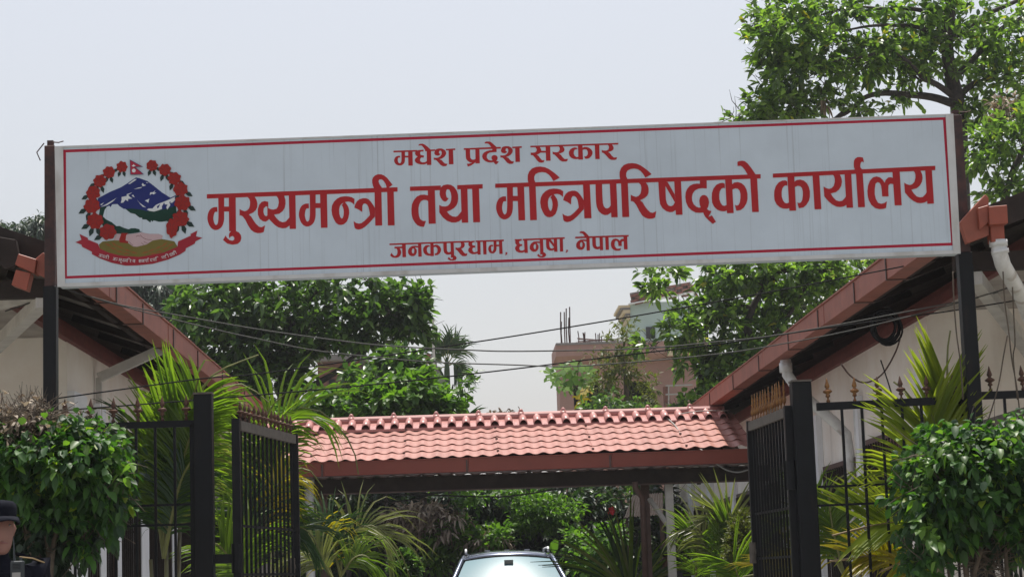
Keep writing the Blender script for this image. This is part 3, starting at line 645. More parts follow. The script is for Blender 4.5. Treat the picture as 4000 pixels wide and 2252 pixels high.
for px in (3236, 3340, 3432, 3523, 3621, 3728):
    x = P(px, 1580, YF).x; finial((x, YF, zt+0.022 + (x-xa.x)*0.0), fr, m=M['gold'] if px in (3236,3340) else M['finial_rust'], sc=0.92)
# panel to the right of the sign post
f2 = thing('fence_panel', 'black iron fence panel with spear finials at the far right edge above the hedge', 'fence', (3.4, YF, 0))
a, c = P(3812,1545,YF), P(4120,1534,YF)
one('top_rail', M['black_paint'], f2, lambda k: k.bar(a, c, 0.030, 0.048))
for px in (3926, 4010, 4090):
    x = P(px, 1600, YF).x; one('bar', M['black_paint'], f2, lambda k: k.bar((x, YF, 0.12), (x, YF, a.z-0.01), 0.016))
for px in (3868, 3996, 4095):
    finial((P(px,1500,YF).x, YF, a.z+0.022), f2, sc=0.95)
one('bottom_rail', M['black_paint'], f2, lambda k: k.bar((a.x, YF, 0.12), (c.x, YF, 0.12), 0.03, 0.045))
# wicket leaf behind it, picket panel running away
wk = thing('side_gate', 'narrow black picket side gate standing open behind the right hedge', 'gate', (3.5, 13.4, 0))
a, c = Vector((3.30, 14.7, 2.23)), Vector((3.72, 13.1, 2.35))
one('top_rail', M['dusty_rail'], wk, lambda k: k.bar(a, c, 0.03, 0.05))
one('bottom_rail', M['black_paint'], wk, lambda k: k.bar((a.x, a.y, .15), (c.x, c.y, .15), 0.03, 0.05))
for i in range(15):
    p = a.lerp(c, i/14); one('bar', M['black_paint'], wk, lambda k: k.bar((p.x, p.y, .15), (p.x, p.y, p.z), 0.016))
# left fence panel
fl_ = thing('fence_panel', 'black iron fence panel with rusty spear finials beside the left gate post and hedge', 'fence', (P(500, 2000, YF).x, YF, 0))
xa, xb = P(-60,1652,YF), P(762,1652,YF); xa.z = xb.z
one('top_rail', M['black_paint'], fl_, lambda k: k.bar(xa, xb, 0.030, 0.040))
one('bottom_rail', M['black_paint'], fl_, lambda k: k.bar((xa.x, YF, 0.12), (xb.x, YF, 0.12), 0.03, 0.045))
for px in (-20, 60, 135, 213, 293, 372, 452, 532, 607, 683, 752):
    x = P(px, 1800, YF).x; one('bar', M['black_paint'], fl_, lambda k: k.bar((x, YF, 0.12), (x, YF, xb.z-0.01), 0.016 if px < 740 else 0.03))
for y in (1967, 2045):
    a, c = P(-60, y, YF-.012), P(757, y, YF-.012); a.z = c.z; one('cross_bar', M['black_paint'], fl_, lambda k: k.bar(a, c, 0.010, 0.014))
for px in (255, 351, 442, 540, 634, 727):
    finial((P(px,1600,YF).x, YF, xb.z+0.018), fl_, sc=0.92)

def leaf_gate(label, A, B, ztop, n, fin, prof, post_x, hinge_z):
    """open gate leaf from hinge A to free end B (ground points)"""
    t = thing('gate_leaf', label, 'gate', (A[0], A[1], 0)); A = Vector((*A, 0)); B = Vector((*B, 0)); up_ = Vector((0, 0, 1))
    one('hinge_stile', M['black_paint'], t, lambda k: k.bar(A+up_*.1, A+up_*(ztop+.01), .05))
    one('free_stile', M['black_paint'], t, lambda k: k.bar(B+up_*.1, B+up_*(ztop+.01), .05))
    one('top_rail', M['dusty_rail'], t, lambda k: k.bar(A.lerp(B,.03)+up_*(ztop-.03), A.lerp(B,.97)+up_*(ztop-.03), .045, .06))
    one('bottom_rail', M['black_paint'], t, lambda k: k.bar(A.lerp(B,.03)+up_*.13, A.lerp(B,.97)+up_*.13, .045, .06))
    for h in (1.45, 1.75):
        one('cross_bar', M['black_paint'], t, lambda k: k.bar(A.lerp(B,.03)+up_*h, A.lerp(B,.97)+up_*h, .012, .016))
    for i in range(n):
        p = A.lerp(B, (i+1)/(n+1)); one('bar', M['black_paint'], t, lambda k: k.bar(p+up_*.13, p+up_*(ztop-.05), .016))
        finial(p+up_*(ztop), t, prof=prof, m=fin, sc=0.75 if prof is SPEAR else 0.85)
    for h in hinge_z:
        def hg(k):
            k.bar((A.x, A.y, h), (post_x, A.y, h), .055, .055)
            k.tube([(A.x, A.y-.02, h-.09), (A.x, A.y-.02, h+.09)], .036, 10)
        one('hinge', M['black_paint'], t, hg)
    one('latch', M['dusty_rail'], t, lambda k: (k.tube([B+up_*1.42+Vector((-.03,-.03,0)), B+up_*1.56+Vector((-.03,-.03,0))], .022, 10), k.bar(B+up_*1.5+Vector((-.03,-.03,0)), B+up_*1.5, .03)))
    return t
pl = P(921,1640,YF+.03); zl = pl.z; fe = P(1150,1708,14.25)
leaf_gate('left black gate leaf with small rusty spears, swung open inward among palm fronds', (pl.x, YF+.03), (fe.x, 14.25), zl, 13, M['finial_rust'], SPEAR, GL.location.x, (1.55, 0.5)) 
pr = P(3077,1590,YF+.03); fe = P(2930,1652,14.0)
leaf_gate('right black gate leaf topped by golden balusters, swung open inward', (pr.x, YF+.03), (fe.x, 14.0), pr.z, 12, M['gold'], BAL, GR.location.x, (1.95, 0.5))

# ------------------------------------------------------------------ the two roadside buildings
def building(side, label):
    """side=-1 left, +1 right; eave along the drive at |x|=xe, wall at |x|=xw"""
    xe, xw, xo = (2.50, 3.10, 7.0) if side < 0 else (3.15, 3.75, 7.6)
    Y0, Y1, YV = 16.2, 37.0, 12.72
    if side < 0: Y1 = 30.0
    s = side; t = thing('office_building', label, 'building', (s*(xw+xo)/2, (Y0+Y1)/2, 0))
    zt, ze = 3.36, 3.52; pitch = 0.36
    # wall volume
    k = MB(); gz = zt + pitch*(xo-xw)/2
    k.box((s*xw, Y0, 0), (s*xo, Y1, zt)); k.build('wall', M['plaster'], t)
    k = MB(); xm = (xw+xo)/2
    k.add([(s*xw,Y0,zt),(s*xo,Y0,zt),(s*xm,Y0,gz),(s*xw,Y1,zt),(s*xo,Y1,zt),(s*xm,Y1,gz)], [(0,1,2),(3,5,4),(0,3,4,1),(0,2,5,3),(1,4,5,2)])
    k.build('gable', M['plaster'], t)
    # pilasters along the side wall and dark windows between them
    if side < 0: pil = [(16.2,16.75),(17.35,17.62),(18.15,18.4),(19.55,20.0),(21.6,22.0),(23.8,24.2),(26,26.4),(28.2,28.6)]
    else: pil = [(16.2,16.5),(18.95,19.15),(21.2,21.6),(23.4,23.8),(25.6,26.0),(28.0,28.4),(30.6,31.1),(33.2,33.7),(35.6,36.1)]
    for a, b in pil:
        one('pilaster', M['pilaster'], t, lambda k: k.box((s*(xw-.06), a, 0), (s*(xw-.002), b, 2.95)))
    for (a, b), (c, d) in zip(pil, pil[1:]):
        y0, y1 = b + .18, c - .18; z0, z1 = .85, 2.35
        if side > 0 and b < 18: y0, y1, z1 = 17.35, 18.72, 2.47
        if side < 0: y0, y1, z0, z1 = b + .02, c - .02, .3, 2.22
        if y1 - y0 < .25: continue
        wd = one('window', M['window_dark'], t, lambda k: k.box((s*(xw-.016), y0, z0), (s*(xw+.05), y1, z1)))
        one('frame', M['brown_post'], wd, lambda k: (k.box((s*(xw-.04), y0-.04, z1), (s*(xw-.018), y1+.04, z1+.05)), k.box((s*(xw-.04), y0-.04, z0-.05), (s*(xw-.018), y1+.04, z0)),
            k.box((s*(xw-.04), y0-.04, z0), (s*(xw-.018), y0, z1)), k.box((s*(xw-.04), y1, z0), (s*(xw-.018), y1+.04, z1))))
        n = max(2, int((y1-y0)/.11))
        def gr(k):
            for i in range(n): yy = y0 + (i+.5)*(y1-y0)/n; k.bar((s*(xw-.055), yy, z0), (s*(xw-.055), yy, z1), .012)
            for zz in (z0+.3, (z0+z1)/2, z1-.3): k.bar((s*(xw-.045), y0, zz), (s*(xw-.045), y1, zz), .010)
        one('grille', M['dark_steel'], wd, gr)
    # maroon wall plate, rafters, roof sheet
    one('wall_plate', M['maroon'], t, lambda k: (k.box((s*(xw-.05), YV+.1, zt-.02), (s*(xw+.01), Y1, zt+.06)), k.box((s*(xw-.02), YV+.4, zt+.06), (s*(xw-.0), Y1, zt+.12))))
    k = MB(); rz = lambda x: ze - .03 + pitch*(x-xe)
    k.add([(s*xe,YV,rz(xe)),(s*xm,YV,rz(xm)),(s*xm,Y1,rz(xm)),(s*xe,Y1,rz(xe)),(s*xe,YV,rz(xe)+.03),(s*xm,YV,rz(xm)+.03),(s*xm,Y1,rz(xm)+.03),(s*xe,Y1,rz(xe)+.03)],
          [(0,3,2,1),(4,5,6,7),(0,1,5,4),(1,2,6,5),(2,3,7,6),(3,0,4,7)])
    xf = 2*xm - xe
    k.add([(s*xm,YV,rz(xm)),(s*xf,YV,rz(xe)),(s*xf,Y1,rz(xe)),(s*xm,Y1,rz(xm)),(s*xm,YV,rz(xm)+.03),(s*xf,YV,rz(xe)+.03),(s*xf,Y1,rz(xe)+.03),(s*xm,Y1,rz(xm)+.03)],
          [(0,3,2,1),(4,5,6,7),(0,1,5,4),(1,2,6,5),(2,3,7,6),(3,0,4,7)])
    k.build('roof', M['soffit'], t)
    # corrugation ribs under the eave, purlins and rafters
    yy = YV + .12
    while yy < Y1 - .2:
        one('rafter', M['dark_steel'], t, lambda k: k.bar((s*(xe+.04), yy, rz(xe+.04)-.035), (s*(xw+.3), yy, rz(xw+.3)-.035), .05, .06)); yy += 1.3
    one('purlin', M['dark_steel'], t, lambda k: (k.bar((s*(xe+.30), YV, rz(xe+.30)-.028), (s*(xe+.30), Y1, rz(xe+.30)-.028), .05, .05)))
    one('verge_board', M['dark_steel'], t, lambda k: (k.bar((s*(xe+.0), YV-.02, rz(xe)-.05), (s*xm, YV-.02, rz(xm)-.05), .03, .16), k.bar((s*(xf), YV-.02, rz(xe)-.05), (s*xm, YV-.02, rz(xm)-.05), .03, .16)))
    one('front_beam', M['dark_steel'], t, lambda k: k.bar((s*(xe+.05), YV+.25, rz(xe)-.20+.0), (s*xf, YV+.25, rz(xe)-.20), .07, .12))
    one('porch_ceiling', M['soffit'], t, lambda k: k.box((s*(xw), YV+.3, zt+.02), (s*(xo), Y0, zt+.05)))
    # box gutter along the eave in lengths, with strap brackets
    ys = [YV, 13.9, 15.1, 16.7, 18.3, 20.2, 22.2, 24.4, 26.7, 29.0, 31.5, 34.2, 37.0]; 
    g = bpy.data.objects.new('gutter', None); COL.objects.link(g); g.parent = t; g.location = Vector((s*xe, YV, ze)) - t.location; g.empty_display_size = .1
    for a, b in zip(ys, ys[1:]):
        if a >= Y1: break
        b = min(b, Y1); j = random.uniform(-.006, .006)
        def gl(k):
            x0, x1, z0, z1 = s*(xe-.13+j), s*(xe+.0+j), ze-.16, ze+.005
            k.box((x0, a+.004, z0), (x0+s*.006, b-.004, z1)); k.box((x0+s*.006, a+.004, z0), (x1, b-.004, z0+.006)); k.box((x1-s*.006, a+.004, z0+.006), (x1, b-.004, z1-.02))
            k.box((x0-s*.012, a+.004, z1-.0005), (x0+s*.010, b-.004, z1+.012))
        one('gutter_length', M['gutter'], g, gl)
        one('gutter_strap', M['brown_post'], g, lambda k: (k.box((s*(xe-.139+j), a+.25, ze-.16), (s*(xe-.131+j), a+.275, ze-.01)), k.box((s*(xe-.139+j), a+.25, ze-.168), (s*(xe+.02), a+.275, ze-.1605))))
    return t, xe, xw, ze, zt, YV
BL = building(-1, 'left white roadside office building with red eave gutter and barred windows')
BR = building(+1, 'right white roadside office building with red eave gutter and barred windows')
tl, tr = BL[0], BR[0]
# near ends of the gutters: end boxes, outlets, rainwater pipes
def obox(name, m, parent, pts, Y0, Y1):
    k = MB(); f = [P(x, y, Y0) for x, y in pts]; bk = [v + Vector((0, Y1-Y0, 0)) for v in f]; n = len(f)
    k.add(f + bk, [tuple(range(n)), tuple(reversed(range(n, 2*n)))] + [(i, i+n, (i+1) % n + n, (i+1) % n) for i in range(n)])
    return bevel(k.build(name, m, parent), .003)
obox('gutter_end', M['gutter'], tr, [(3750,868),(3772,842),(3850,758),(3862,772),(3864,918),(3778,950)], 12.50, 12.56)
obox('gutter_end', M['gutter_box'], tr, [(3820,812),(3860,800),(3862,868),(3828,896)], 12.46, 12.495)
obox('outlet_box', M['gutter_box'], tr, [(3862,806),(3934,800),(3938,872),(3866,878)], 12.44, 12.62)
obox('outlet_box', M['gutter_box'], tr, [(3868,878),(3922,874),(3926,942),(3874,944)], 12.48, 12.58)
def pipe(k, pts, Yd, r): k.tube([P(x, y, Yy) for (x, y), Yy in zip(pts, Yd)], r, 12)
one('downpipe', M['pvc'], tr, lambda k: (pipe(k, [(3902,940),(3904,985),(3918,1035),(3962,1110),(3990,1160),(4040,1290),(4060,1500)], [12.53,12.53,12.6,12.9,13.2,14,15], .050), pipe(k, [(3899,938),(3901,962)], [12.53,12.53], .058), pipe(k, [(3905,975),(3908,990)], [12.53,12.53], .056)), smooth=True)
obox('gutter_end', M['gutter'], tl, [(168,985),(224,1022),(226,1105),(202,1100),(130,1060),(138,1010)], 12.54, 12.60)
obox('outlet_box', M['gutter_box'], tl, [(72,990),(142,1012),(134,1068),(58,1032)], 12.50, 12.64)
obox('outlet_box', M['gutter_box'], tl, [(62,1052),(120,1066),(104,1134),(44,1112)], 12.52, 12.62)
obox('gutter_end', M['dark_steel'], tl, [(-30,920),(60,935),(72,990),(58,1040),(20,1050),(-30,1010)], 12.60, 12.66)
# eave struts
def strut(parent, a, Ya, b, Yb, w_, m=None):
    one('strut', m or M['bracket_white'], parent, lambda k: k.bar(P(*a, Ya), P(*b, Yb), w_, w_))
strut(tr, (3810,1085), 12.95, (4070,1440), 15.9, .085); strut(tl, (168,1175), 12.95, (-60,1395), 15.9, .085)
strut(tl, (165,1142), 13.0, (-40,1196), 13.6, .07)
for yy in ():
    for s, t, xe, xw in ((-1, tl, 2.5, 3.1), (1, tr, 3.15, 3.75)):
        one('strut', M['bracket_white'], t, lambda k: k.bar((s*(xw-.03), yy, 3.02), (s*(xe+.02), yy, 3.38), .05))
one('strut', M['bracket_white'], tl, lambda k: k.bar((-3.06, 17.4, 3.17), (-2.52, 17.4, 3.40), .06, .08))
one('strut', M['bracket_white'], tl, lambda k: k.bar((-3.06, 17.4, 3.17), (-3.06, 17.4, 2.4), .05, .03))
# right building pipes on the side wall
one('downpipe', M['pvc'], tr, lambda k: (k.tube([(3.10,19.3,3.34),(3.11,19.3,3.20),(3.22,19.32,3.03),(3.55,19.38,2.74),(3.66,19.4,2.62),(3.68,19.4,2.40),(3.68,19.4,0.1)], .052, 12), k.tube([(3.10,19.3,3.31),(3.10,19.3,3.22)], .062, 12), k.tube([(3.68,19.4,1.98),(3.68,19.4,2.03)], .060, 12), k.bar((3.60,19.34,2.0),(3.60,19.62,2.0),.02,.03)), smooth=True)
one('conduit', M['pvc'], tr, lambda k: k.tube([(3.70,19.10,2.9),(3.70,19.10,0.1)], .022, 8))
one('downpipe', M['bracket_white'], tr, lambda k: (k.tube([(3.2,25.3,3.0),(3.5,25.3,2.75),(3.66,25.3,2.5),(3.66,25.3,.1)], .05, 10)), smooth=True)

# ------------------------------------------------------------------ tiled canopy across the drive
cn = thing('entrance_canopy', 'red tile-pattern canopy roof spanning the drive between the two buildings', 'canopy', (0.3, 24, 0))
YE, YR = 22.9, 24.62; E0 = P(2100, 1781, YE); ZE = E0.z; ZR = P(2000, 1650, YR).z
seams = [P(px, y, YE).x for px, y in ((850,1824),(1225,1812),(1588,1800),(1957,1788),(2330,1775),(2697,1763),(2935,1757))]
wv = (seams[3]-seams[2])/6.2; rows = 6; slope = (ZR-ZE)/(YR-YE)
def wave(x):
    c = 0.5 + 0.5*math.cos(2*math.pi*(x - seams[2])/wv)
    return 0.019*c**1.4
def rowz(v):        # v in rows from eave; each tile row overlaps the one below with a small step
    f = v - math.floor(v + 1e-9); return 0.024*(1-f) if f > 1e-9 or v == 0 else 0.024
def sheet(x0, x1, lift, flip=1):
    k = MB(); nx = int(round((x1-x0)/wv*12)); vs = []; fs = []
    vv = []
    for r in range(rows):
        vv += [(r+0.001, 1.0), (r+0.08, .9), (r+0.5, .5), (r+0.96, .05), (r+0.999, 0.0)]
    for v, h in vv:
        for i in range(nx+1):
            x = x0 + (x1-x0)*i/nx; yy = YE + flip*0 + (YR-YE)*v/rows
            zz = ZE + (ZR-ZE)*v/rows + wave(x)*(1.0) + h*0.009 + lift
            # scalloped lower edge of every row
            sc = 0.030*(wave(x)/0.019)
            vs.append((x, yy - sc*(h), zz))
    for j in range(len(vv)-1):
        for i in range(nx):
            a = j*(nx+1)+i; fs.append((a, a+1, a+nx+2, a+nx+1))
    if flip < 0: vs = [(x, 2*YR - y, z) for x, y, z in vs]
    return k.add(vs, fs)
for i, (x0, x1) in enumerate(zip(seams, seams[1:])):
    o = sheet(x0-.03, x1+.03, 0.006*i, 1).build('roof_sheet', M['tile'], cn, smooth=False)
    m_ = o.modifiers.new('thickness', 'SOLIDIFY'); m_.thickness = 0.004; m_.offset = -1
    o.data.polygons.foreach_set('use_smooth', [True]*len(o.data.polygons))
    es = o.modifiers.new('split', 'EDGE_SPLIT'); es.split_angle = math.radians(38)
    o = sheet(x0-.03, x1+.03, 0.006*i, -1).build('roof_sheet', M['tile'], cn)
# screws with washers
for x in seams[1:-1]:
    for v in (0.35, 2.4, 4.4):
        yy = YE + (YR-YE)*v/rows; zz = ZE + (ZR-ZE)*v/rows + wave(x) + .03
        one('screw', M['brown_post'], cn, lambda k: k.tube([(x-.03, yy, zz), (x-.03, yy, zz+.022)], .014, 6))
# ridge: cover lobes and round ridge tube in lengths with knobs
xr0, xr1 = P(1040,1668,YR).x, P(2830,1617,YR).x; zr = ZR + .075
n_l = 12
xs = xr0; i = 0
while xs < xr1 - .1:
    xe_ = min(xs + 3*wv, xr1)
    one('ridge_tube', M['ridge'], cn, lambda k: k.tube([(xs, YR, zr), (xe_-.004, YR, zr)], .052, 14), smooth=False)
    one('ridge_knob', M['ridge'], cn, lambda k: (k.tube([(xs-.035, YR, zr), (xs+.035, YR, zr)], .059, 14), k.lathe([(.026,.04),(.028,.062),(.022,.082),(.008,.092)], (xs, YR, zr), 10)), smooth=True)
    xs = xe_; i += 1
k0 = int(math.ceil((xr0 - seams[2])/wv)); k1 = int((xr1 - seams[2])/wv)
fw_ = Vector((0, -(YR-YE), -(ZR-ZE))).normalized()
for q in range(k0, k1+1):
    xc = seams[2] + q*wv
    def lobe(k):
        a = Vector((xc, YR, ZR+.070)); b = a + fw_*0.40 + Vector((0,0,-.0)); rings = []
        for p, r, h in ((a, .048, .062), (b, .052, .070)):
            rings.append([(p.x + r*math.cos(t), p.y, p.z - .02 + h*math.sin(t)) for t in [math.pi*j/8 for j in range(9)]])
        k.loft(rings, cap=False, closed=False)
        inner = [[(x, y, z) for x, y, z in rg] for rg in rings]
        k.add(rings[1] + [(xc, b.y, b.z-.02)], [(j, j+1, 9) for j in range(8)][:0])
    o = one('ridge_lobe', M['ridge'], cn, lobe, smooth=True); m_ = o.modifiers.new('thickness', 'SOLIDIFY'); m_.thickness = .006
def flash(k):
    a = Vector((xr0, YR, ZR+.058)); b = Vector((xr1, YR, ZR+.058)); d_ = fw_*0.405
    k.add([a, b, b+d_, a+d_, a+d_+Vector((0,0,-.03)), b+d_+Vector((0,0,-.03))], [(0,3,2,1),(3,4,5,2)])
one('ridge_flashing', M['ridge'], cn, flash)
# front box gutter
xg0, xg1 = seams[0]+.1, P(2925,1756,YE).x
gy = YE - .10; lens = [xg0, P(1265,1800,gy).x, P(1830,1800,gy).x, P(2390,1800,gy).x, xg1]
for a, b in zip(lens, lens[1:]):
    one('gutter', M['canopy_gutter'], cn, lambda k: (k.box((a+.002, gy-.012, ZE-.150), (b-.002, gy-.004, ZE-.006)), k.box((a+.002, gy-.004, ZE-.150), (b-.002, gy+.12, ZE-.144)), k.box((a+.002, gy-.020, ZE-.006), (b-.002, gy+.004, ZE+.006))))
    one('gutter_strap', M['brown_post'], cn, lambda k: k.box((b-.03, gy-.020, ZE-.158), (b-.010, gy-.013, ZE-.02)))
# wavy pale underside edge, front beam, back beam, rafters
def under(k):
    nx = 320; vs = []
    for j, yy in enumerate((YE-.03, YE+.25, YR)):
        for i in range(nx+1):
            x = seams[0] + (xg1-seams[0])*i/nx; vs.append((x, yy, ZE - .175 + (ZR-ZE)*(yy-YE)/(YR-YE) + wave(x)*.9))
    k.add(vs, [(j*(nx+1)+i, j*(nx+1)+i+1, (j+1)*(nx+1)+i+1, (j+1)*(nx+1)+i) for j in range(2) for i in range(nx)])
one('under_sheet', M['pale_sheet'], cn, under)
one('front_beam', M['dark_steel'], cn, lambda k: k.box((seams[0], YE+.16, ZE-.33), (xg1+.25, YE+.22, ZE-.168)))
one('beam_flange', M['brown_post'], cn, lambda k: k.box((seams[0], YE+.13, ZE-.345), (xg1+.25, YE+.25, ZE-.332)))
one('rear_beam', M['dark_steel'], cn, lambda k: k.box((seams[0], 26.0, ZE-.19), (xg1+.25, 26.1, ZE-.09)))
for i in range(6):
    x = seams[0] + .3 + i*(xg1-seams[0]-.3)/5.2
    one('rafter', M['dark_steel'], cn, lambda k: (k.bar((x, YE+.2, ZE-.21), (x, YR, ZR-.10), .05, .06), k.bar((x, YR, ZR-.10), (x, 26.05, ZE-.21), .05, .06)))
def cpost(name, m, pts, Yd, r, n=4):
    one(name, m, cn, lambda k: k.tube([P(x, y, yy) for (x, y), yy in zip(pts, Yd)], r, n), smooth=(n > 6))
xw1 = P(2612,1830,23.1).x
one('post', M['bracket_white'], cn, lambda k: k.box((xw1-.045, 23.15, 0), (xw1+.045, 23.24, ZE-.19)))
xw2 = P(2524,1900,23.1).x
one('post', M['brown_post'], cn, lambda k: k.box((xw2-.045, 23.3, 0), (xw2+.05, 23.4, ZE-.20)))
xw3 = P(1262,1900,23.1).x
one('post', M['brown_post'], cn, lambda k: k.box((xw3-.05, 23.12, 0), (xw3+.04, 23.22, ZE-.20)))
one('downpipe', M['pvc'], cn, lambda k: (k.tube([(xw3-.15, 23.0, ZE-.16), (xw3-.15, 23.0, .05)], .052, 12), k.tube([(xw3-.15, 23.0, ZE-.22), (xw3-.15, 23.0, ZE-.17)], .060, 12)), smooth=True)
cpost('downpipe', M['brown_post'], [(2480,1880),(2482,1905),(2510,1940),(2512,1975),(2522,2260)], [22.95,22.95,23.0,23.05,23.05], .036, 10)
cpost('brace', M['bracket_white'], [(2535,1945),(2606,2045)], [23.3,23.2], .03)
cpost('brace', M['brown_post'], [(2528,1862),(2596,1822)], [23.3,23.1], .03)
# cables
def cable(name, label, pts, Yd, r, m=None, cat='cable', grp=None):
    if not isinstance(Yd, (list, tuple)): Yd = [Yd]*len(pts)
    q = spline([(*P(x, y, yy),) for (x, y), yy in zip(pts, Yd)], 5)
    k = MB(); k.tube(q, r, 6); o = k.build(name, m or M['cable'], None, smooth=True); return _tag(o, label, cat, grp)
YC = 13.2
cable('overhead_cable', 'upper sagging twisted cable starting under the left end of the sign', [(20,1215),(130,1175),(180,1128),(232,1120),(306,1145),(397,1170),(492,1195),(703,1232),(1000,1284),(1290,1325),(1517,1350),(1848,1367),(2000,1371),(2228,1368),(2414,1364),(2600,1354),(2786,1335),(3000,1313),(3331,1257),(3662,1193),(3765,1174),(3910,1133),(4060,1080)], YC, .0048, M['cable_old'])
cable('overhead_cable', 'lower sagging cable running just beneath the twisted one under the sign', [(240,1124),(420,1180),(703,1253),(910,1302),(1000,1321),(1207,1364),(1455,1393),(1703,1414),(2000,1424),(2207,1431),(2414,1418),(2662,1397),(2869,1373),(3000,1352),(3248,1306),(3496,1249),(3745,1182),(3900,1140)], YC+.15, .0045, M['cable_old'])
cable('overhead_cable', 'thin black wire rising from the left hedge past the palm tip to the right roof', [(107,1567),(219,1555),(770,1480),(1000,1460),(1414,1402),(1662,1364),(2000,1313),(2455,1238),(3000,1141),(3476,1050),(3700,1004)], 13.6, .0050)
cable('overhead_cable', 'lowest black wire passing across the left gate post and the coiled cable', [(215,1604),(770,1561),(1000,1542),(1496,1497),(2000,1441),(2414,1389),(2828,1340),(3200,1284),(3579,1232),(3757,1207),(4060,1158)], 13.4, .0050)
for i, (lb, pts) in enumerate((('black cable looping left to right under the canopy beam', [(1470,1905),(1560,1915),(1634,1927),(1720,1922),(1790,1900)]),
    ('long black cable sagging under the canopy towards the brown post', [(1430,1908),(1520,1928),(1682,1932),(1870,1938),(2000,1935),(2200,1904),(2300,1880)]),
    ('lowest black cable loop hanging below the canopy on its left side', [(1400,1950),(1510,1959),(1610,1949),(1700,1925),(1765,1898)]))):
    cable('canopy_cable', lb, pts, 23.6, .010, M['cable_shiny'])
cable('roof_wire', 'pale grey wire trailing over the canopy tiles and down to the gate', [(2590,1618),(2640,1664),(2680,1724),(2744,1758),(2780,1785),(2802,1812),(2840,1835),(2884,1843),(2925,1833)], [24.4,24.0,23.3,22.85,22.8,22.8,22.8,22.8,22.8], .008, M['cable_grey'], 'wire')
cable('roof_wire', 'pale wire resting along the right end of the canopy ridge', [(2656,1616),(2700,1608),(2760,1603),(2850,1602)], 24.3, .007, M['cable_grey'], 'wire')
# coil hanging from the right eave
coil = thing('cable_coil', 'coil of black cable hanging from the right eave', 'cable coil', P(3457, 1275, 15.6))
rr = random.Random(2); c0 = P(3457, 1275, 15.6)
for i in range(9):
    r = .105 + rr.uniform(-.018, .018); ox, oz, oy = rr.uniform(-.014,.014), rr.uniform(-.012,.012), rr.uniform(-.04,.04)
    pts = [(c0.x+ox+r*math.cos(t)*.93, c0.y+oy+.02*math.sin(3*t+i), c0.z+oz+r*math.sin(t)*1.12) for t in [2*math.pi*j/22 for j in range(23)]]
    one('loop', M['cable'], coil, lambda k: k.tube(pts, .0085, 6, cap=False), smooth=True)
cable('slack_cable', 'brown slack cable hanging in a loop against the right wall', [(3285,1420),(3320,1465),(3365,1492),(3410,1485),(3455,1450),(3500,1370),(3520,1305)], 15.9, .007, M['brown_post'])
cable('slack_cable', 'thin cord leaning from coil cable down to the finials on the right', [(3440,1405),(3462,1470),(3490,1560),(3505,1610)], 14.6, .005)
for i, (lb, pts) in enumerate((('dry vine hanging just left of the right sign post', [(3722,1060),(3725,1150),(3735,1290),(3752,1420),(3762,1560)]),
    ('dry vine tendril hanging right of the right sign post', [(3918,1060),(3925,1180),(3940,1290),(3952,1400),(3970,1500),(3985,1620)]),
    ('pale vine twig rising from the right hedge', [(3860,1640),(3885,1560),(3905,1480),(3920,1390),(3935,1310)]),
    ('thin dry vine by the right frame edge', [(3955,1120),(3960,1230),(3965,1340),(3958,1400),(3975,1560)]))):
    cable('dry_vine', lb, pts, 12.4, .0045, M['bark_pale'], 'vine')
# ------------------------------------------------------------------ foliage
LM = {
 'tree': leaf_mat('leaf_tree', (0.024,0.052,0.024), (0.16,0.25,0.054), .46, .30, (1.9,2.2,.7), (0.28,0.24,0.03), .02),
 'mid': leaf_mat('leaf_mid', (0.018,0.044,0.022), (0.10,0.17,0.046), .42, .32, (1.8,2.1,.7)),
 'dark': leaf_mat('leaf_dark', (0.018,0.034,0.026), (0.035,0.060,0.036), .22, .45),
 'hedge': leaf_mat('leaf_hedge', (0.016,0.046,0.020), (0.065,0.150,0.034), .36, .52, (1.6,2.0,.5), (0.20,0.26,0.03), .03),
 'bright': leaf_mat('leaf_bright', (0.035,0.085,0.022), (0.13,0.23,0.04), .45, .42),
 'palm': leaf_mat('leaf_palm', (0.075,0.13,0.020), (0.14,0.21,0.03), .55, .34, (1.9,2.1,.6)),
 'palm_dark': leaf_mat('leaf_palm_dark', (0.022,0.050,0.020), (0.05,0.095,0.030), .35, .34),
 'palm_pale': leaf_mat('leaf_palm_pale', (0.13,0.15,0.06), (0.24,0.24,0.12), .40, .35),
 'palm_yellow': leaf_mat('leaf_palm_yellow', (0.22,0.20,0.02), (0.40,0.28,0.02), .5, .36),
 'dead': leaf_mat('leaf_dead', (0.08,0.05,0.035), (0.45,0.38,0.30), .25, .7, (1.0,.9,.7)),
 'wreath': leaf_mat('leaf_olive', (0.05,0.07,0.02), (0.12,0.12,0.03), .35, .5),
}
LM['palm_sunlit'] = leaf_mat('leaf_palm_sunlit', (0.14,0.20,0.025), (0.26,0.31,0.045), .58, .4, (1.7,1.7,.6))  # lighter copy of palm, with sunlight put into the leaf colour
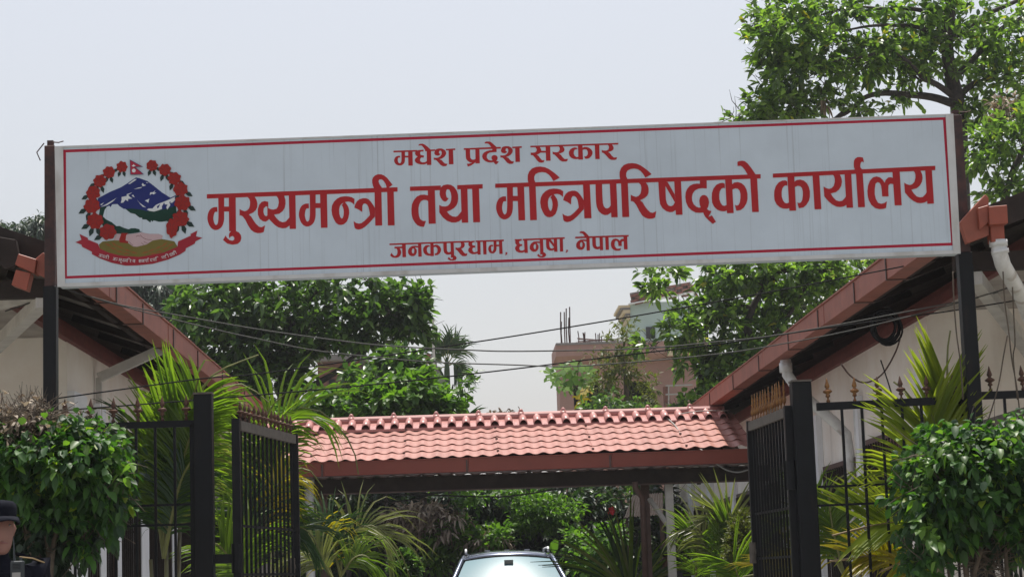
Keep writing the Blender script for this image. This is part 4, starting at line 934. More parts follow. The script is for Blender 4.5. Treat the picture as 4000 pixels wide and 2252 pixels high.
def leaf_mesh(name, pos, dirs, nrm, ln, wd, droop, m, parent=None, label=None):
    """six-point pointed leaves; all arrays have one row per leaf"""
    n = len(pos); d = dirs/np.linalg.norm(dirs, axis=1)[:, None]
    s = np.cross(d, nrm); sl_ = np.linalg.norm(s, axis=1)[:, None]; sl_[sl_ < 1e-6] = 1; s = s/sl_
    nn = np.cross(s, d); L_ = ln[:, None]; W_ = wd[:, None]; D = droop[:, None]*L_
    dn = np.array([0, 0, -1.0])
    v = np.empty((n, 8, 3))
    v[:, 0] = pos; f = 0.10*W_*2
    v[:, 1] = pos + d*L_*.30 + s*W_*.47 + nn*f + dn*D*.10; v[:, 2] = pos + d*L_*.30 - s*W_*.47 + nn*f + dn*D*.10
    v[:, 3] = pos + d*L_*.34 + dn*D*.10
    v[:, 4] = pos + d*L_*.66 + s*W_*.44 + nn*f*.8 + dn*D*.45; v[:, 5] = pos + d*L_*.66 - s*W_*.44 + nn*f*.8 + dn*D*.45
    v[:, 6] = pos + d*L_*.68 + dn*D*.45
    v[:, 7] = pos + d*L_ + dn*D
    base = (np.arange(n)*8)[:, None]
    tri = np.array([[0,3,1],[0,2,3],[4,6,7],[6,5,7]]); quad = np.array([[1,3,6,4],[3,2,5,6]])
    T = (base[:, None, :] + tri[None]).reshape(-1, 3); Q = (base[:, None, :] + quad[None]).reshape(-1, 4)
    me = bpy.data.meshes.new(name); nv = n*8; me.vertices.add(nv); me.vertices.foreach_set('co', v.reshape(-1))
    lt = np.concatenate([T.reshape(-1), Q.reshape(-1)]); me.loops.add(len(lt)); me.loops.foreach_set('vertex_index', lt.astype(np.int32))
    np_ = len(T) + len(Q); me.polygons.add(np_)
    st = np.concatenate([np.arange(len(T))*3, len(T)*3 + np.arange(len(Q))*4]); me.polygons.foreach_set('loop_start', st.astype(np.int32))
    me.polygons.foreach_set('loop_total', np.concatenate([np.full(len(T), 3), np.full(len(Q), 4)]).astype(np.int32))
    me.update(calc_edges=True); me.validate()
    return link(name, me, m, parent, label)

def crown(name, parent, blobs, m, nspray, per, ln, wd, droop=0.25, seed=0, surf=0.75, lift=0.25, spread=1.0, twig=0.12, wdown=0.0, rag=0.10):
    """sprays of leaves inside pixel-placed ellipsoids: (px,py,rx,ry in px, Y, ry depth m, weight)"""
    r = np.random.RandomState(seed); C = []
    for b in blobs:
        c = P(b[0], b[1], b[4]); k = b[4]/FPX; C.append((c.x, c.y, c.z, b[2]*k, b[5], b[3]*k, b[6] if len(b) > 6 else b[2]*b[3]))
    W_ = np.array([c[6] for c in C], float); W_ /= W_.sum(); idx = r.choice(len(C), nspray, p=W_); C = np.array(C)[idx]
    u = r.normal(size=(nspray, 3)); u /= np.linalg.norm(u, axis=1)[:, None]
    rad = r.uniform(0, 1, nspray)**(1/ (3.0 + 3*surf)); 
    off = u*rad[:, None]; cen = C[:, :3] + off*C[:, 3:6]*(1 + np.abs(r.normal(size=nspray))*rag)[:, None]
    out = off + np.array([0, 0, lift])[None] + r.normal(size=(nspray, 3))*.35; out /= np.linalg.norm(out, axis=1)[:, None]
    pos = np.repeat(cen, per, 0); O = np.repeat(out, per, 0); N_ = nspray*per
    jit = r.normal(size=(N_, 3)); jit -= O*(jit*O).sum(1)[:, None]; jit /= np.linalg.norm(jit, axis=1)[:, None]
    a = r.uniform(.25, 1.15, N_)*spread; d = O*np.cos(a)[:, None] + jit*np.sin(a)[:, None]
    d[:, 2] -= wdown; pos = pos + O*r.uniform(-twig, twig, N_)[:, None]
    nrm = np.array([0, 0, 1.0])[None] + r.normal(size=(N_, 3))*.45
    l = ln*r.uniform(.65, 1.15, N_); w_ = wd*r.uniform(.8, 1.15, N_)
    o = leaf_mesh(name, pos, d, nrm, l, w_, droop*r.uniform(.3, 1.4, N_), m, parent); o['kind'] = 'stuff'
    return o

def limb(k, pts, Yd, r0, r1, n=7, jit=0.0):
    if not isinstance(Yd, (list, tuple)): Yd = [Yd]*len(pts)
    q = spline([(*P(x, y, yy),) for (x, y), yy in zip(pts, Yd)], 4); m = len(q)
    k.tube(q, [r0 + (r1-r0)*i/(m-1) for i in range(m)], n)

def twigs(k, blobs, n, seed, r=.012, L_=.5):
    rr = random.Random(seed)
    for i in range(n):
        b = rr.choice(blobs); c = P(b[0]+rr.uniform(-.7,.7)*b[2], b[1]+rr.uniform(-.7,.7)*b[3], b[4]+rr.uniform(-.6,.6)*b[5])
        d = Vector((rr.uniform(-1,1), rr.uniform(-.5,.5), rr.uniform(-.6,.9))).normalized()*L_*rr.uniform(.5,1.3)
        m = c + d*.5 + Vector((rr.uniform(-1,1), 0, rr.uniform(-1,1)))*L_*.12
        k.tube([c, m, c+d], [r, r*.7, r*.3], 4, cap=False)

# --- big tree on the right
T = thing('tree', 'tall broad-leaved tree spreading above the right end of the sign', 'tree', (P(3740,1200,33).x, 33, 0))
tb = T.location
k = MB(); base = P(3745, 480, 33)
k.tube([(tb.x+.15, 33, -.2), (tb.x+.1, 33, 2), (tb.x, 33, 4.5), (base.x-.05, 33, base.z-1.5), (base.x, 33, base.z)], [.30,.24,.19,.15,.14], 10)
k.build('trunk', M['bark'], T, smooth=True)
for pts, Yd, r0, r1 in (
    ([(3745,480),(3735,380),(3705,250),(3700,150),(3712,30),(3690,-120)], 33, .14, .07),
    ([(3735,410),(3640,380),(3520,368),(3440,365),(3370,385),(3310,440),(3240,470)], [33,33,32.8,32.6,32.4,32.3,32.2], .075, .02),
    ([(3725,375),(3660,330),(3600,300),(3560,250),(3480,190)], [33,32.7,32.5,32.3,32.2], .06, .02),
    ([(3700,180),(3600,110),(3500,100),(3400,102),(3300,120)], [33,32.6,32.4,32.2,32], .05, .015),
    ([(3690,60),(3560,35),(3450,35),(3330,28),(3200,60)], [33,32.7,32.5,32.3,32], .045, .012),
    ([(3700,170),(3760,120),(3850,60),(3960,10),(4050,-30)], [33,33.3,33.4,33.5,33.6], .06, .03),
    ([(3740,380),(3800,330),(3850,310),(3900,240),(3990,190)], [33,33.3,33.5,33.5,33.6], .06, .03),
    ([(3735,300),(3830,200),(3900,120),(4010,60)], [33,33.5,33.6,33.8], .055, .03),
    ([(3290,440),(3210,500),(3120,520),(3050,560)], [32.3,32.2,32.2,32.2], .03, .01),
    ([(3480,190),(3380,220),(3260,240),(3160,300)], [32.2,32,32,32], .03, .01),
    ([(3200,60),(3100,110),(3040,160)], 32, .02, .008),
    ([(3990,600),(3960,660),(3935,740),(3925,800)], 31, .05, .06), ([(3990,600),(4020,520),(4060,440)], 31, .045, .03),
    ([(3400,60),(3480,140),(3540,260),(3600,320)], 32.8, .02, .02)):
    kk = MB(); limb(kk, pts, Yd, r0, r1); kk.build('branch', M['bark'], T, smooth=True)
big = [(3010,70,90,70,32,.8),(3110,40,110,60,32.2,.9),(3250,30,120,60,32.4,1),(2985,140,70,70,31.8,.7),(3080,160,110,90,32,.9),(3010,230,60,60,32,.6),
       (3180,210,110,70,32.2,.8),(3160,300,120,60,32,.8),(3060,310,80,50,32,.7),(2970,400,60,60,32,.6),(2920,450,70,45,32,.6),(3050,400,90,60,32,.7),(3150,420,80,60,32.2,.6),
       (3300,190,110,50,32.5,.8),(3370,240,120,60,32.4,.9),(3470,230,100,50,32.6,.8),(3420,180,80,50,32.6,.7),(3550,200,80,60,32.8,.8),(3600,110,80,80,33,.8),(3640,230,80,60,33,.8),
       (3480,60,60,40,32.6,.6),(3620,20,110,60,33,1),(3790,60,90,70,33.3,.9),(3560,300,60,40,32.6,.6),(3270,380,80,40,32.2,.6),(3370,420,50,35,32.3,.5),(3520,395,60,30,32.5,.5),
       (3000,470,70,30,32,.5),(2870,462,40,16,32,.3),(3130,480,60,22,32,.4),(3820,220,90,70,33.4,.9),(3900,140,80,80,33.6,.9),(3960,260,90,80,33.5,.9),(3860,330,80,60,33.4,.8),
       (3970,60,70,60,33.6,.8),(3790,420,60,50,33,.6),(3880,440,80,50,33,.6),(3960,480,70,50,31,.7),(3850,540,60,50,31,.6),(3940,560,80,50,31,.7),(3830,620,40,50,31,.5),(3900,640,50,30,31,.5),
       (3880,760,70,30,31,.5),(3960,730,60,40,31,.6),(3980,380,60,50,33,.7),(4060,300,80,200,33.5,1),(4060,650,60,150,31,1),(3730,120,50,60,32.6,.5),(3690,260,50,40,32.6,.5),(3300,60,80,50,32.2,.7)]
crown('crown', T, big, LM['tree'], 1750, 7, .168, .076, .30, 11, surf=.35, twig=.14)
kk = MB(); twigs(kk, big, 420, 4, .008, .34); o = kk.build('twigs', M['bark'], T); o['kind'] = 'stuff'
o = crown('dry_leaves', T, [(3930,420,60,25,31.5,.4),(3960,440,40,20,31.5,.3),(3215,385,10,10,32,.2,200)], LM['dead'], 36, 7, .17, .05, .8, 5)

# --- tree between the pink house and the right eave
T = thing('tree', 'leafy tree in front of the pink house, under the right half of the sign', 'tree', (P(2960,1500,35).x, 35, 0))
k = MB(); k.tube([(T.location.x, 35, -.1), P(2960,1620,35), P(2940,1500,35), P(2960,1400,35)], [.16,.13,.11,.09], 8)
k.build('trunk', M['bark'], T, smooth=True)
for pts, r0, r1 in (([(2960,1400),(2920,1290),(2940,1200),(2990,1120),(3060,1040)], .08,.04), ([(2930,1200),(2860,1190),(2800,1240)], .04,.015), ([(2960,1400),(3040,1290),(3100,1200),(3160,1100)], .06,.02),
                    ([(2700,1400),(2740,1480),(2730,1560)], .04,.05), ([(2990,1120),(2900,1070),(2820,1080)], .03,.01), ([(3060,1060),(3160,1030),(3260,1020)], .04,.02), ([(2950,1010),(3100,1060),(3300,1050)], .06,.03)):
    kk = MB(); limb(kk, pts, 35, r0, r1); kk.build('branch', M['bark'], T, smooth=True)
mid = [(2570,1120,50,30,35,.4),(2590,1060,90,22,35,.4),(2690,1220,70,40,35,.7),(2800,1160,70,60,35,.8),(2660,1290,80,40,34.6,.7),(2540,1345,50,18,34.5,.4),(2720,1320,90,50,34.8,.8),(2820,1250,90,60,35,.9),(2850,1080,100,60,35,.9),
       (2800,1040,60,30,35,.5),(2940,1050,90,50,35,.9),(3060,1080,110,60,35.3,1),(3180,1070,110,60,35.3,1),(3300,1040,100,40,35.4,1),(3000,1180,100,60,35.5,.9),(3120,1170,100,60,35.5,1),(2870,1380,90,50,35,.8),(2970,1300,90,60,35.4,.9),(3060,1270,90,60,35.6,.9),
       (2900,1450,90,50,34.8,.8),(2830,1480,70,50,34.6,.7),(2740,1580,80,40,34.4,.6),(2670,1590,60,24,34.4,.4),(2820,1540,80,45,34.6,.7),(2960,1400,80,50,35,.8),(2750,1440,40,40,35,.4),(2660,1420,25,40,35,.3,600),(3220,1140,70,50,35.5,.8),(3400,1050,80,30,35.5,.8)]
crown('crown', T, mid, LM['tree'], 1200, 7, .185, .086, .30, 12, surf=.35)
kk = MB(); twigs(kk, mid, 260, 5, .008, .34); o = kk.build('twigs', M['bark'], T); o['kind'] = 'stuff'
# hanging sprays below the sign at x 2500-2650
# --- slender sparse tree before the pink house and the papaya
T = thing('tree', 'slender feathery tree growing up the face of the pink house', 'tree', (P(2450,1600,40).x, 40, 0))
k = MB(); k.tube([(T.location.x, 40, -.1), P(2450,1640,40), P(2445,1480,40), P(2430,1380,40), P(2450,1290,40)], [.1,.07,.05,.035,.01], 6); k.build('trunk', M['bark_pale'], T, smooth=True)
spar = [(2420,1350,60,50,40,.6),(2450,1290,50,30,40,.5),(2400,1440,70,60,40,.6),(2470,1440,60,60,40,.6),(2370,1490,60,40,40,.6),(2480,1560,70,60,40,.6),(2380,1590,80,50,40,.6),(2310,1390,40,20,40,.3),(2540,1500,30,60,40,.3),(2460,1620,90,40,40,.6)]
crown('crown', T, spar, LM['wreath'], 330, 9, .13, .035, .35, 14, surf=.2)
crown('lower_leaves', T, [(2360,1590,80,45,39,.6),(2500,1610,70,30,39,.5),(2330,1620,60,25,39,.5)], LM['mid'], 110, 8, .17, .06, .4, 15, surf=.2)
T = thing('papaya_tree', 'papaya tree with lobed leaves at the left corner of the pink house', 'tree', (P(2290,1600,41).x, 41, 0))
k = MB(); k.tube([(T.location.x, 41, 0), P(2270,1560,41), P(2240,1470,41)], [.09,.07,.05], 7); k.build('trunk', M['bark_pale'], T, smooth=True)
rr = random.Random(9)
def papaya(parent, c, sz, m, seed):
    r = random.Random(seed); k = MB(); c = Vector(c); tilt = Vector((r.uniform(-.6,.6), -1, r.uniform(.2,1.0))).normalized(); a = tilt.orthogonal().normalized(); b = tilt.cross(a)
    for i in range(7):
        t = 2*math.pi*i/7.6 + r.uniform(-.1,.1); d = a*math.cos(t) + b*math.sin(t); e = a*-math.sin(t) + b*math.cos(t); L_ = sz*r.uniform(.8,1.1); dn = Vector((0,0,-.18*L_))
        k.add([c, c+d*L_*.45+e*L_*.20, c+d*L_*.6+e*L_*.07, c+d*L_*.8+e*L_*.14+dn*.6, c+d*L_+dn, c+d*L_*.8-e*L_*.14+dn*.6, c+d*L_*.6-e*L_*.07, c+d*L_*.45-e*L_*.20], [(0,1,2,6,7),(2,3,4,5,6)])
    k.tube([c, c*.6+Vector(P(2250,1520,41))*.4, P(2260,1540,41)], .012, 5)
    return k.build('leaf', m, parent)
for i, (x, y, s_, y_) in enumerate([(2150,1460,.30,0),(2200,1440,.34,0),(2260,1430,.30,0),(2300,1450,.28,0),(2230,1480,.32,0),(2280,1500,.28,0),(2200,1510,.24,0),(2270,1560,.26,1),(2285,1525,.22,1),(2310,1480,.24,0),(2170,1490,.2,0)]):
    papaya(T, P(x, y, 41-.05*i), s_, LM['palm_yellow'] if y_ else LM['bright'], i)

# --- broad tree centre-left
T = thing('tree', 'dark broad-leaved tree left of centre, its crown reaching up behind the sign', 'tree', (P(1110,1700,34).x, 34, 0))
k = MB(); k.tube([(T.location.x, 34, -.1), P(1110,1600,34), P(1125,1400,34), P(1150,1250,34)], [.2,.14,.11,.07], 8); k.build('trunk', M['bark'], T, smooth=True)
for pts, r0, r1 in (([(1100,1560),(1230,1500),(1330,1440),(1370,1400),(1480,1330)], .07,.02), ([(1130,1380),(1190,1250),(1200,1180),(1260,1120)], .06,.02), ([(1150,1300),(1080,1220),(960,1180)], .05,.015), ([(1140,1340),(1300,1240),(1440,1200)], .04,.015), ([(1120,1450),(1000,1400),(880,1330)], .04,.015)):
    kk = MB(); limb(kk, pts, 34, r0, r1); kk.build('branch', M['bark'], T, smooth=True)
cl = [(740,1200,70,60,34,.8),(700,1190,40,30,34,.4),(830,1150,90,50,34,.9),(930,1120,90,40,34,.9),(1060,1110,100,40,34,1),(1190,1100,100,40,34,1),(1320,1110,70,40,34,.8),(1450,1090,45,14,33.5,.3,900),(800,1270,90,60,34,.9),(920,1230,100,60,34,1),(1040,1220,100,60,34,1),
      (1130,1210,80,60,34,1),(1230,1220,70,50,34,.8),(1480,1180,70,50,33.8,.7),(1570,1140,70,30,33.8,.6),(1640,1160,45,40,33.8,.5),(1420,1210,60,40,34,.6),(1540,1220,80,40,33.8,.7),(1630,1210,50,40,33.8,.5),(1340,1260,80,40,34,.7),(1450,1270,70,35,34,.6),
      (850,1360,100,60,34,1),(980,1340,100,70,34,1.1),(1100,1330,90,70,34,1),(1220,1310,80,50,34,.9),(1600,1290,70,30,33.8,.5),(1540,1320,60,30,34,.5),(1660,1290,25,25,33.8,.3,700),(900,1470,110,70,34,1),(1030,1480,100,80,34,1),(1130,1450,70,50,34,.8),(760,1480,80,80,34,.9),
      (880,1590,110,50,33.8,.8),(1000,1600,100,50,33.8,.8),(1170,1390,60,40,34,.6),(1300,1350,60,30,34,.5),(1400,1330,70,30,34,.5)]
crown('crown', T, cl, LM['mid'], 1400, 7, .20, .098, .32, 21, surf=.30)
kk = MB(); twigs(kk, cl, 300, 6, .008, .34); o = kk.build('twigs', M['bark'], T); o['kind'] = 'stuff'
# --- bright shrubs behind the canopy ridge
T = thing('shrub', 'sunlit light green shrubbery directly behind the canopy ridge on the left', 'shrub', (P(1500,1650,31).x, 31, 0))
k = MB()
for x in (1200,1350,1500,1650,1750): k.tube([(P(x,1650,31).x, 31, 0), P(x,1600,31), P(x+20,1500,31)], [.05,.03,.01], 5)
k.build('stem', M['bark'], T)
crown('crown', T, [(1650,1510,60,40,31,.6),(1560,1500,70,30,31,.5),(1400,1560,120,40,31,.8),(1530,1560,120,45,31,.9),(1640,1560,110,40,31,.9),(1750,1580,60,35,31,.6),(1300,1600,90,30,31,.7),(1450,1620,140,25,31,.9),(1620,1620,140,25,31,.9),(1760,1620,60,20,31,.6),(1150,1630,90,30,31,.6),(1260,1560,70,40,31,.5,1600)],
      LM['bright'], 720, 7, .19, .092, .32, 31, surf=.2)
crown('upper_leaves', T, [(1480,1470,80,40,32,.7),(1590,1440,80,40,32,.7),(1540,1400,60,30,32,.5),(1390,1480,50,40,32,.5),(1640,1460,50,40,32,.5)], LM['mid'], 150, 7, .19, .09, .3, 131, surf=.2)
crown('sapling', T, [(1830,1500,25,14,31,.3),(1800,1530,25,12,31,.3),(1840,1470,12,14,31,.2)], LM['mid'], 26, 7, .11, .04, .2, 32, surf=.1)
T = thing('shrub', 'small dark shrub top peeping over the middle of the canopy ridge', 'shrub', (P(1965,1640,38).x, 38, 0))
crown('crown', T, [(1950,1630,26,12,38,.3),(1990,1628,30,12,38,.3),(2030,1632,16,8,38,.2)], LM['dead'], 60, 7, .10, .05, .3, 33, surf=.2)
# --- dark distant trees on the left
T = thing('tree', 'tall dark dusty tree behind the left building and sign', 'tree', (P(560,1300,52).x, 52, 0))
k = MB(); k.tube([(T.location.x, 52, 0), P(560,1300,52), P(570,1150,52)], [.3,.2,.1], 8); k.build('trunk', M['bark'], T, smooth=True)
crown('crown', T, [(480,1130,90,50,52,1.5),(560,1120,110,60,52,1.5),(650,1140,80,60,52,1.5),(600,1200,80,60,52,1.5),(540,1200,80,50,52,1.5),(640,1260,60,50,52,1.5),(600,1300,60,40,52,1.2),(690,1210,50,50,52,1)], LM['dark'], 1300, 9, .30, .06, .9, 41, surf=.2, wdown=.5)
T = thing('tree', 'far dusty tree top at the left frame edge above the left roof', 'tree', (P(90,1300,52).x, 52, 0))
k = MB(); k.tube([(T.location.x, 52, 0), P(90,1100,52), P(100,930,52)], [.3,.2,.08], 8); k.build('trunk', M['bark'], T, smooth=True)
crown('crown', T, [(20,910,60,28,52,1),(90,925,60,35,52,1),(140,900,40,40,52,1),(110,890,14,20,52,.5),(60,960,90,40,52,1),(150,960,50,50,52,1),(190,900,50,30,52,1),(110,1020,100,40,52,1.2),(172,870,16,20,52,.5)], LM['dark'], 620, 9, .26, .05, .8, 42, surf=.2, wdown=.3)

# --- palms
def frond(parent, pts, Yd, ll, m, n=44, hang=0.25, up_=0.35, seed=0, wl=.021, start=.16, vee=.5, fold=0.0, tip=0.45, rach=None, face=.85):
    """feather palm leaf: rachis through pixel points; ll leaflet length in metres"""
    r = random.Random(seed); q = [Vector(v) for v in spline([(*P(x, y, yy),) for (x, y), yy in zip(pts, Yd)], 10)]
    D = [0]
    for a, b in zip(q, q[1:]): D.append(D[-1] + (b-a).length)
    tot = D[-1]
    def at(s):
        s = s*tot; i = 0
        while i < len(D)-2 and D[i+1] < s: i += 1
        t = (s-D[i])/max(1e-6, D[i+1]-D[i]); return q[i].lerp(q[i+1], t), (q[i+1]-q[i]).normalized()
    ref = Vector((r.uniform(-.25,.25), -face, math.sqrt(max(0, 1-face*face))*1.1)).normalized()
    k = MB(); k.cur = 0
    k.tube([at(j/14)[0] for j in range(15)], [.013*(1-.8*j/14)+.003 for j in range(15)], 5)
    k.cur = 1
    for sd_ in (-1, 1):
        for i in range(int(n*(.62 if wl < .04 else .8))):
            s = start + (1-start)*(i+.5+r.uniform(-.3,.3))/n; p, t = at(min(s, .995))
            side_ = t.cross(ref).normalized(); n_ = side_.cross(t).normalized()
            a = (1.0 - .55*s) + r.uniform(-.07,.07)
            d = (t*math.cos(a) + side_*sd_*math.sin(a)*(1-fold) + n_*(up_*.6 + r.uniform(-.10,.10))*math.sin(a)).normalized()
            L_ = ll*(.55 + .55*math.sin(math.pi*min(1, (s-start)/(1-start)*.85 + .12)))*(1 - tip*max(0, s-.6))*r.uniform(.85,1.08)
            if r.random() < .04: L_ *= .55
            wv_ = d.cross(n_).normalized(); hg = (hang*1.35+.06)*r.uniform(.5,1.5); segs = 4; L0 = []; R0 = []; cur = p; dd = d.copy(); 
            for g in range(segs+1):
                ww = wl*(.85 if wl < .04 else .55)*(.45, 1.0, .85, .55, .04)[g]*.5*(L_/ll+.3)
                L0.append(cur + wv_*ww + n_*ww*.5); R0.append(cur - wv_*ww + n_*ww*.5)
                dd = (dd + Vector((0, 0, -1))*hg*(.25+.28*g)).normalized(); cur = cur + dd*L_/segs
            C0 = [(x+y)*.5 - n_*(x-y).length*.3 for x, y in zip(L0, R0)]
            vs = L0 + C0 + R0; mN = segs+1
            k.add(vs, [(g, g+1, g+1+mN, g+mN) for g in range(segs)] + [(g+mN, g+1+mN, g+1+2*mN, g+2*mN) for g in range(segs)])
    return k.build('frond', None, parent, mats=[rach or M['rachis'], m])
M['rachis'] = mat('rachis', (0.16,0.17,0.04), .5, var=.3, scale=8)
M['rachis_tan'] = mat('rachis_tan', (0.32,0.22,0.10), .5, var=.3, scale=8)
def palm(label, x, Y, stems, name='areca_palm'):
    t = thing(name, label, 'palm', (x, Y, 0)); r = random.Random(int(abs(x)*1000))
    for (dx, dy, h) in stems:
        kk = MB(); kk.tube([(x+dx*.3, Y+dy*.3, -.05), (x+dx*.7, Y+dy*.7, h*.5), (x+dx, Y+dy, h)], [.024,.020,.014], 7); kk.build('stem', M['cane'], t, smooth=True)
    return t
M['cane'] = mat('cane', (0.20,0.21,0.10), .55, col2=(0.10,0.08,0.04), scale=5, streak=((0.06,0.05,0.03), 1, 14, .5, .62, .7))
px_ = lambda x, Y: P(x, 2200, Y).x
# left palm 1: bright upright fronds between hedge and gate post
t = palm('tall bright areca palm behind the left gate post, fronds reaching above the gate', px_(650,15.4), 15.4, [(0,0,1.9),(.1,.05,2.0),(-.12,.03,1.6)])
Y = 15.4
frond(t, [(640,2180),(680,1900),(740,1640),(800,1500),(870,1440),(1010,1385)], [Y]*6, .50, LM['palm'], 72, .10, .75, 1, wl=.026)
frond(t, [(640,2180),(640,1950),(650,1760),(720,1600),(760,1530),(775,1480)], [Y,Y,Y,Y-.1,Y-.3,Y-.5], .62, LM['palm'], 66, .05, .6, 2, wl=.028, fold=.2)
frond(t, [(640,2180),(700,1850),(780,1620),(850,1525),(950,1500),(1050,1570)], [Y-.1]*6, .46, LM['palm'], 66, .15, .5, 9, wl=.024)
frond(t, [(640,2180),(600,1900),(540,1720),(470,1620),(400,1590),(330,1610)], [Y]*6, .5, LM['palm_dark'], 44, .25, .3, 3, wl=.024)
frond(t, [(640,2180),(660,1880),(720,1640),(800,1560),(910,1560),(1040,1640)], [Y+.1]*6, .5, LM['palm'], 46, .3, .3, 4, wl=.024)
frond(t, [(640,2180),(690,1950),(740,1800),(830,1700),(920,1690),(1000,1740)], [Y+.2]*6, .5, LM['palm_pale'], 44, .3, .3, 5, wl=.020)
frond(t, [(640,2180),(630,1980),(560,1820),(480,1760),(420,1790)], [Y+.2]*5, .46, LM['palm_dark'], 40, .3, .3, 6, wl=.024)
frond(t, [(640,2180),(600,1800),(580,1650),(560,1560),(500,1480)], [Y+.3]*5, .50, LM['palm_dark'], 40, .1, .5, 7, wl=.024)
frond(t, [(640,2180),(700,1900),(760,1780),(800,1740),(850,1730)], [Y-.2]*5, .42, LM['palm_dark'], 40, .4, .1, 8, wl=.022)
# left palm 2: arching right over the canopy
t = palm('areca palm arching over the left end of the canopy roof', px_(1010,17.5), 17.5, [(0,0,1.7),(.12,.1,1.9)])
Y = 17.5
frond(t, [(1010,2200),(1010,1900),(1050,1700),(1140,1600),(1260,1610),(1370,1730),(1400,1850)], [Y]*7, .62, LM['palm'], 56, .30, .55, 11, wl=.028, tip=.2)
frond(t, [(1010,2200),(1000,1850),(1010,1700),(1050,1600),(1110,1540)], [Y]*5, .58, LM['palm'], 46, .12, .7, 12, wl=.028)
frond(t, [(1010,2200),(1060,1950),(1120,1850),(1200,1830),(1260,1900)], [Y-.3]*5, .42, LM['palm_yellow'], 34, .5, .1, 13, wl=.022)
frond(t, [(1010,2200),(980,1950),(940,1800),(880,1730),(800,1730)], [Y]*5, .55, LM['palm'], 44, .3, .3, 14, wl=.024)
frond(t, [(1010,2200),(1050,2100),(1120,2050),(1210,2080),(1260,2180)], [Y-.3]*5, .45, LM['palm_dark'], 44, .3, .2, 15, wl=.026)
frond(t, [(1000,2250),(980,2100),(940,2000),(880,1960),(820,1990)], [Y-.3]*5, .45, LM['palm_dark'], 40, .3, .2, 16, wl=.024)
frond(t, [(1000,2250),(1020,2080),(1060,1980),(1120,1930),(1190,1960)], [Y-.2]*5, .5, LM['palm'], 40, .35, .3, 17, wl=.022)
frond(t, [(990,2300),(960,2150),(1000,2080),(1090,2060)], [Y-.6]*4, .45, LM['palm'], 36, .3, .3, 18, wl=.022)
frond(t, [(1000,2300),(900,2180),(840,2120),(760,2120)], [Y-.8]*4, .45, LM['palm'], 36, .2, .4, 19, wl=.022)
# left palm 3: lower fronds under canopy
t = palm('low areca palm with arching pale and drooping fronds under the left side of the canopy', px_(1330,21), 21.0, [(0,0,1.2),(-.1,.1,1.0)])
Y = 21.0
frond(t, [(1330,2250),(1340,2150),(1400,2060),(1480,2060),(1560,2150),(1600,2250)], [Y]*6, .55, LM['palm_pale'], 44, .35, .5, 21, wl=.022)
frond(t, [(1330,2250),(1290,2100),(1230,2060),(1150,2080)], [Y-.5]*4, .5, LM['palm_dark'], 44, .3, .3, 23, wl=.028)
frond(t, [(1300,2260),(1250,2180),(1180,2140),(1100,2160)], [Y-1]*4, .55, LM['palm_pale'], 40, .4, .3, 25, wl=.02)
frond(t, [(1330,2250),(1380,2180),(1430,2170),(1480,2230)], [Y-.6]*4, .5, LM['palm'], 36, .5, .2, 26, wl=.022)
frond(t, [(1300,2260),(1250,2120),(1240,2060),(1270,2020)], [Y-.5]*4, .5, LM['palm_yellow'], 26, .6, .1, 28, wl=.022)
# right palms
t = palm('bright areca palm in front of the right barred window, behind the fence', px_(3640,12.9), 12.9, [(0,0,1.7),(.08,.1,1.9)])
Y = 12.9
frond(t, [(3660,2200),(3690,1950),(3690,1700),(3700,1500),(3700,1380),(3712,1290)], [Y]*6, 0.50, LM['palm_sunlit'], 54, .04, .85, 31, wl=.028, fold=.45, start=.35)
frond(t, [(3660,2200),(3660,1950),(3640,1760),(3600,1620),(3540,1530),(3490,1490)], [Y-.1]*6, 0.54, LM['palm_sunlit'], 52, .08, .7, 32, wl=.028, fold=.2, start=.25)
frond(t, [(3660,2200),(3640,2000),(3590,1860),(3520,1760),(3440,1720)], [Y]*5, 0.50, LM['palm_sunlit'], 48, .2, .5, 33, wl=.026)
frond(t, [(3660,2200),(3640,2080),(3560,2040),(3420,2050),(3250,2090)], [Y]*5, 0.45, LM['palm_sunlit'], 54, .0, .9, 34, wl=.026, rach=M['rachis_tan'])
frond(t, [(3660,2200),(3650,2050),(3600,1960),(3540,1920),(3460,1930)], [Y+.3]*5, 0.41, LM['palm_pale'], 44, .1, .6, 35, wl=.022)
frond(t, [(3560,2250),(3500,2200),(3420,2170),(3330,2180),(3240,2190)], [Y]*5, 0.31, LM['palm_yellow'], 40, .1, .8, 36, wl=.02, rach=M['rachis_tan'])
frond(t, [(3620,2300),(3580,2220),(3520,2200),(3440,2230)], [Y-.2]*4, 0.31, LM['palm_yellow'], 34, .6, .2, 37, wl=.02, rach=M['rachis_tan'])
t = palm('yellowing areca palm between the right gate post and open gate leaf', px_(3170,17.2), 17.2, [(0,0,1.0)])
Y = 17.2
frond(t, [(3300,2250),(3230,2120),(3150,2010),(3060,1960),(2990,1970)], [Y]*5, .5, LM['palm'], 44, .3, .4, 41, wl=.024)
frond(t, [(3200,2300),(3140,2180),(3080,2140),(3000,2150)], [Y]*4, .45, LM['palm_yellow'], 40, .2, .5, 42, wl=.022)
frond(t, [(3200,2300),(3160,2240),(3100,2220),(2900,2250)], [Y]*4, .4, LM['palm_yellow'], 40, .2, .5, 43, wl=.02)
frond(t, [(3300,2250),(3260,2100),(3240,1960),(3260,1880),(3330,1840)], [Y]*5, .5, LM['palm'], 40, .2, .5, 44, wl=.024)
t = palm('pale areca palm fanning before the white wall left of the right gate leaf', px_(2790,22), 22.0, [(0,0,1.3)])
Y = 22.0
frond(t, [(2810,2260),(2830,2150),(2850,2080),(2840,2020),(2770,2010),(2690,2040)], [Y]*6, .48, LM['palm_pale'], 48, .02, .9, 51, wl=.026, start=.3)
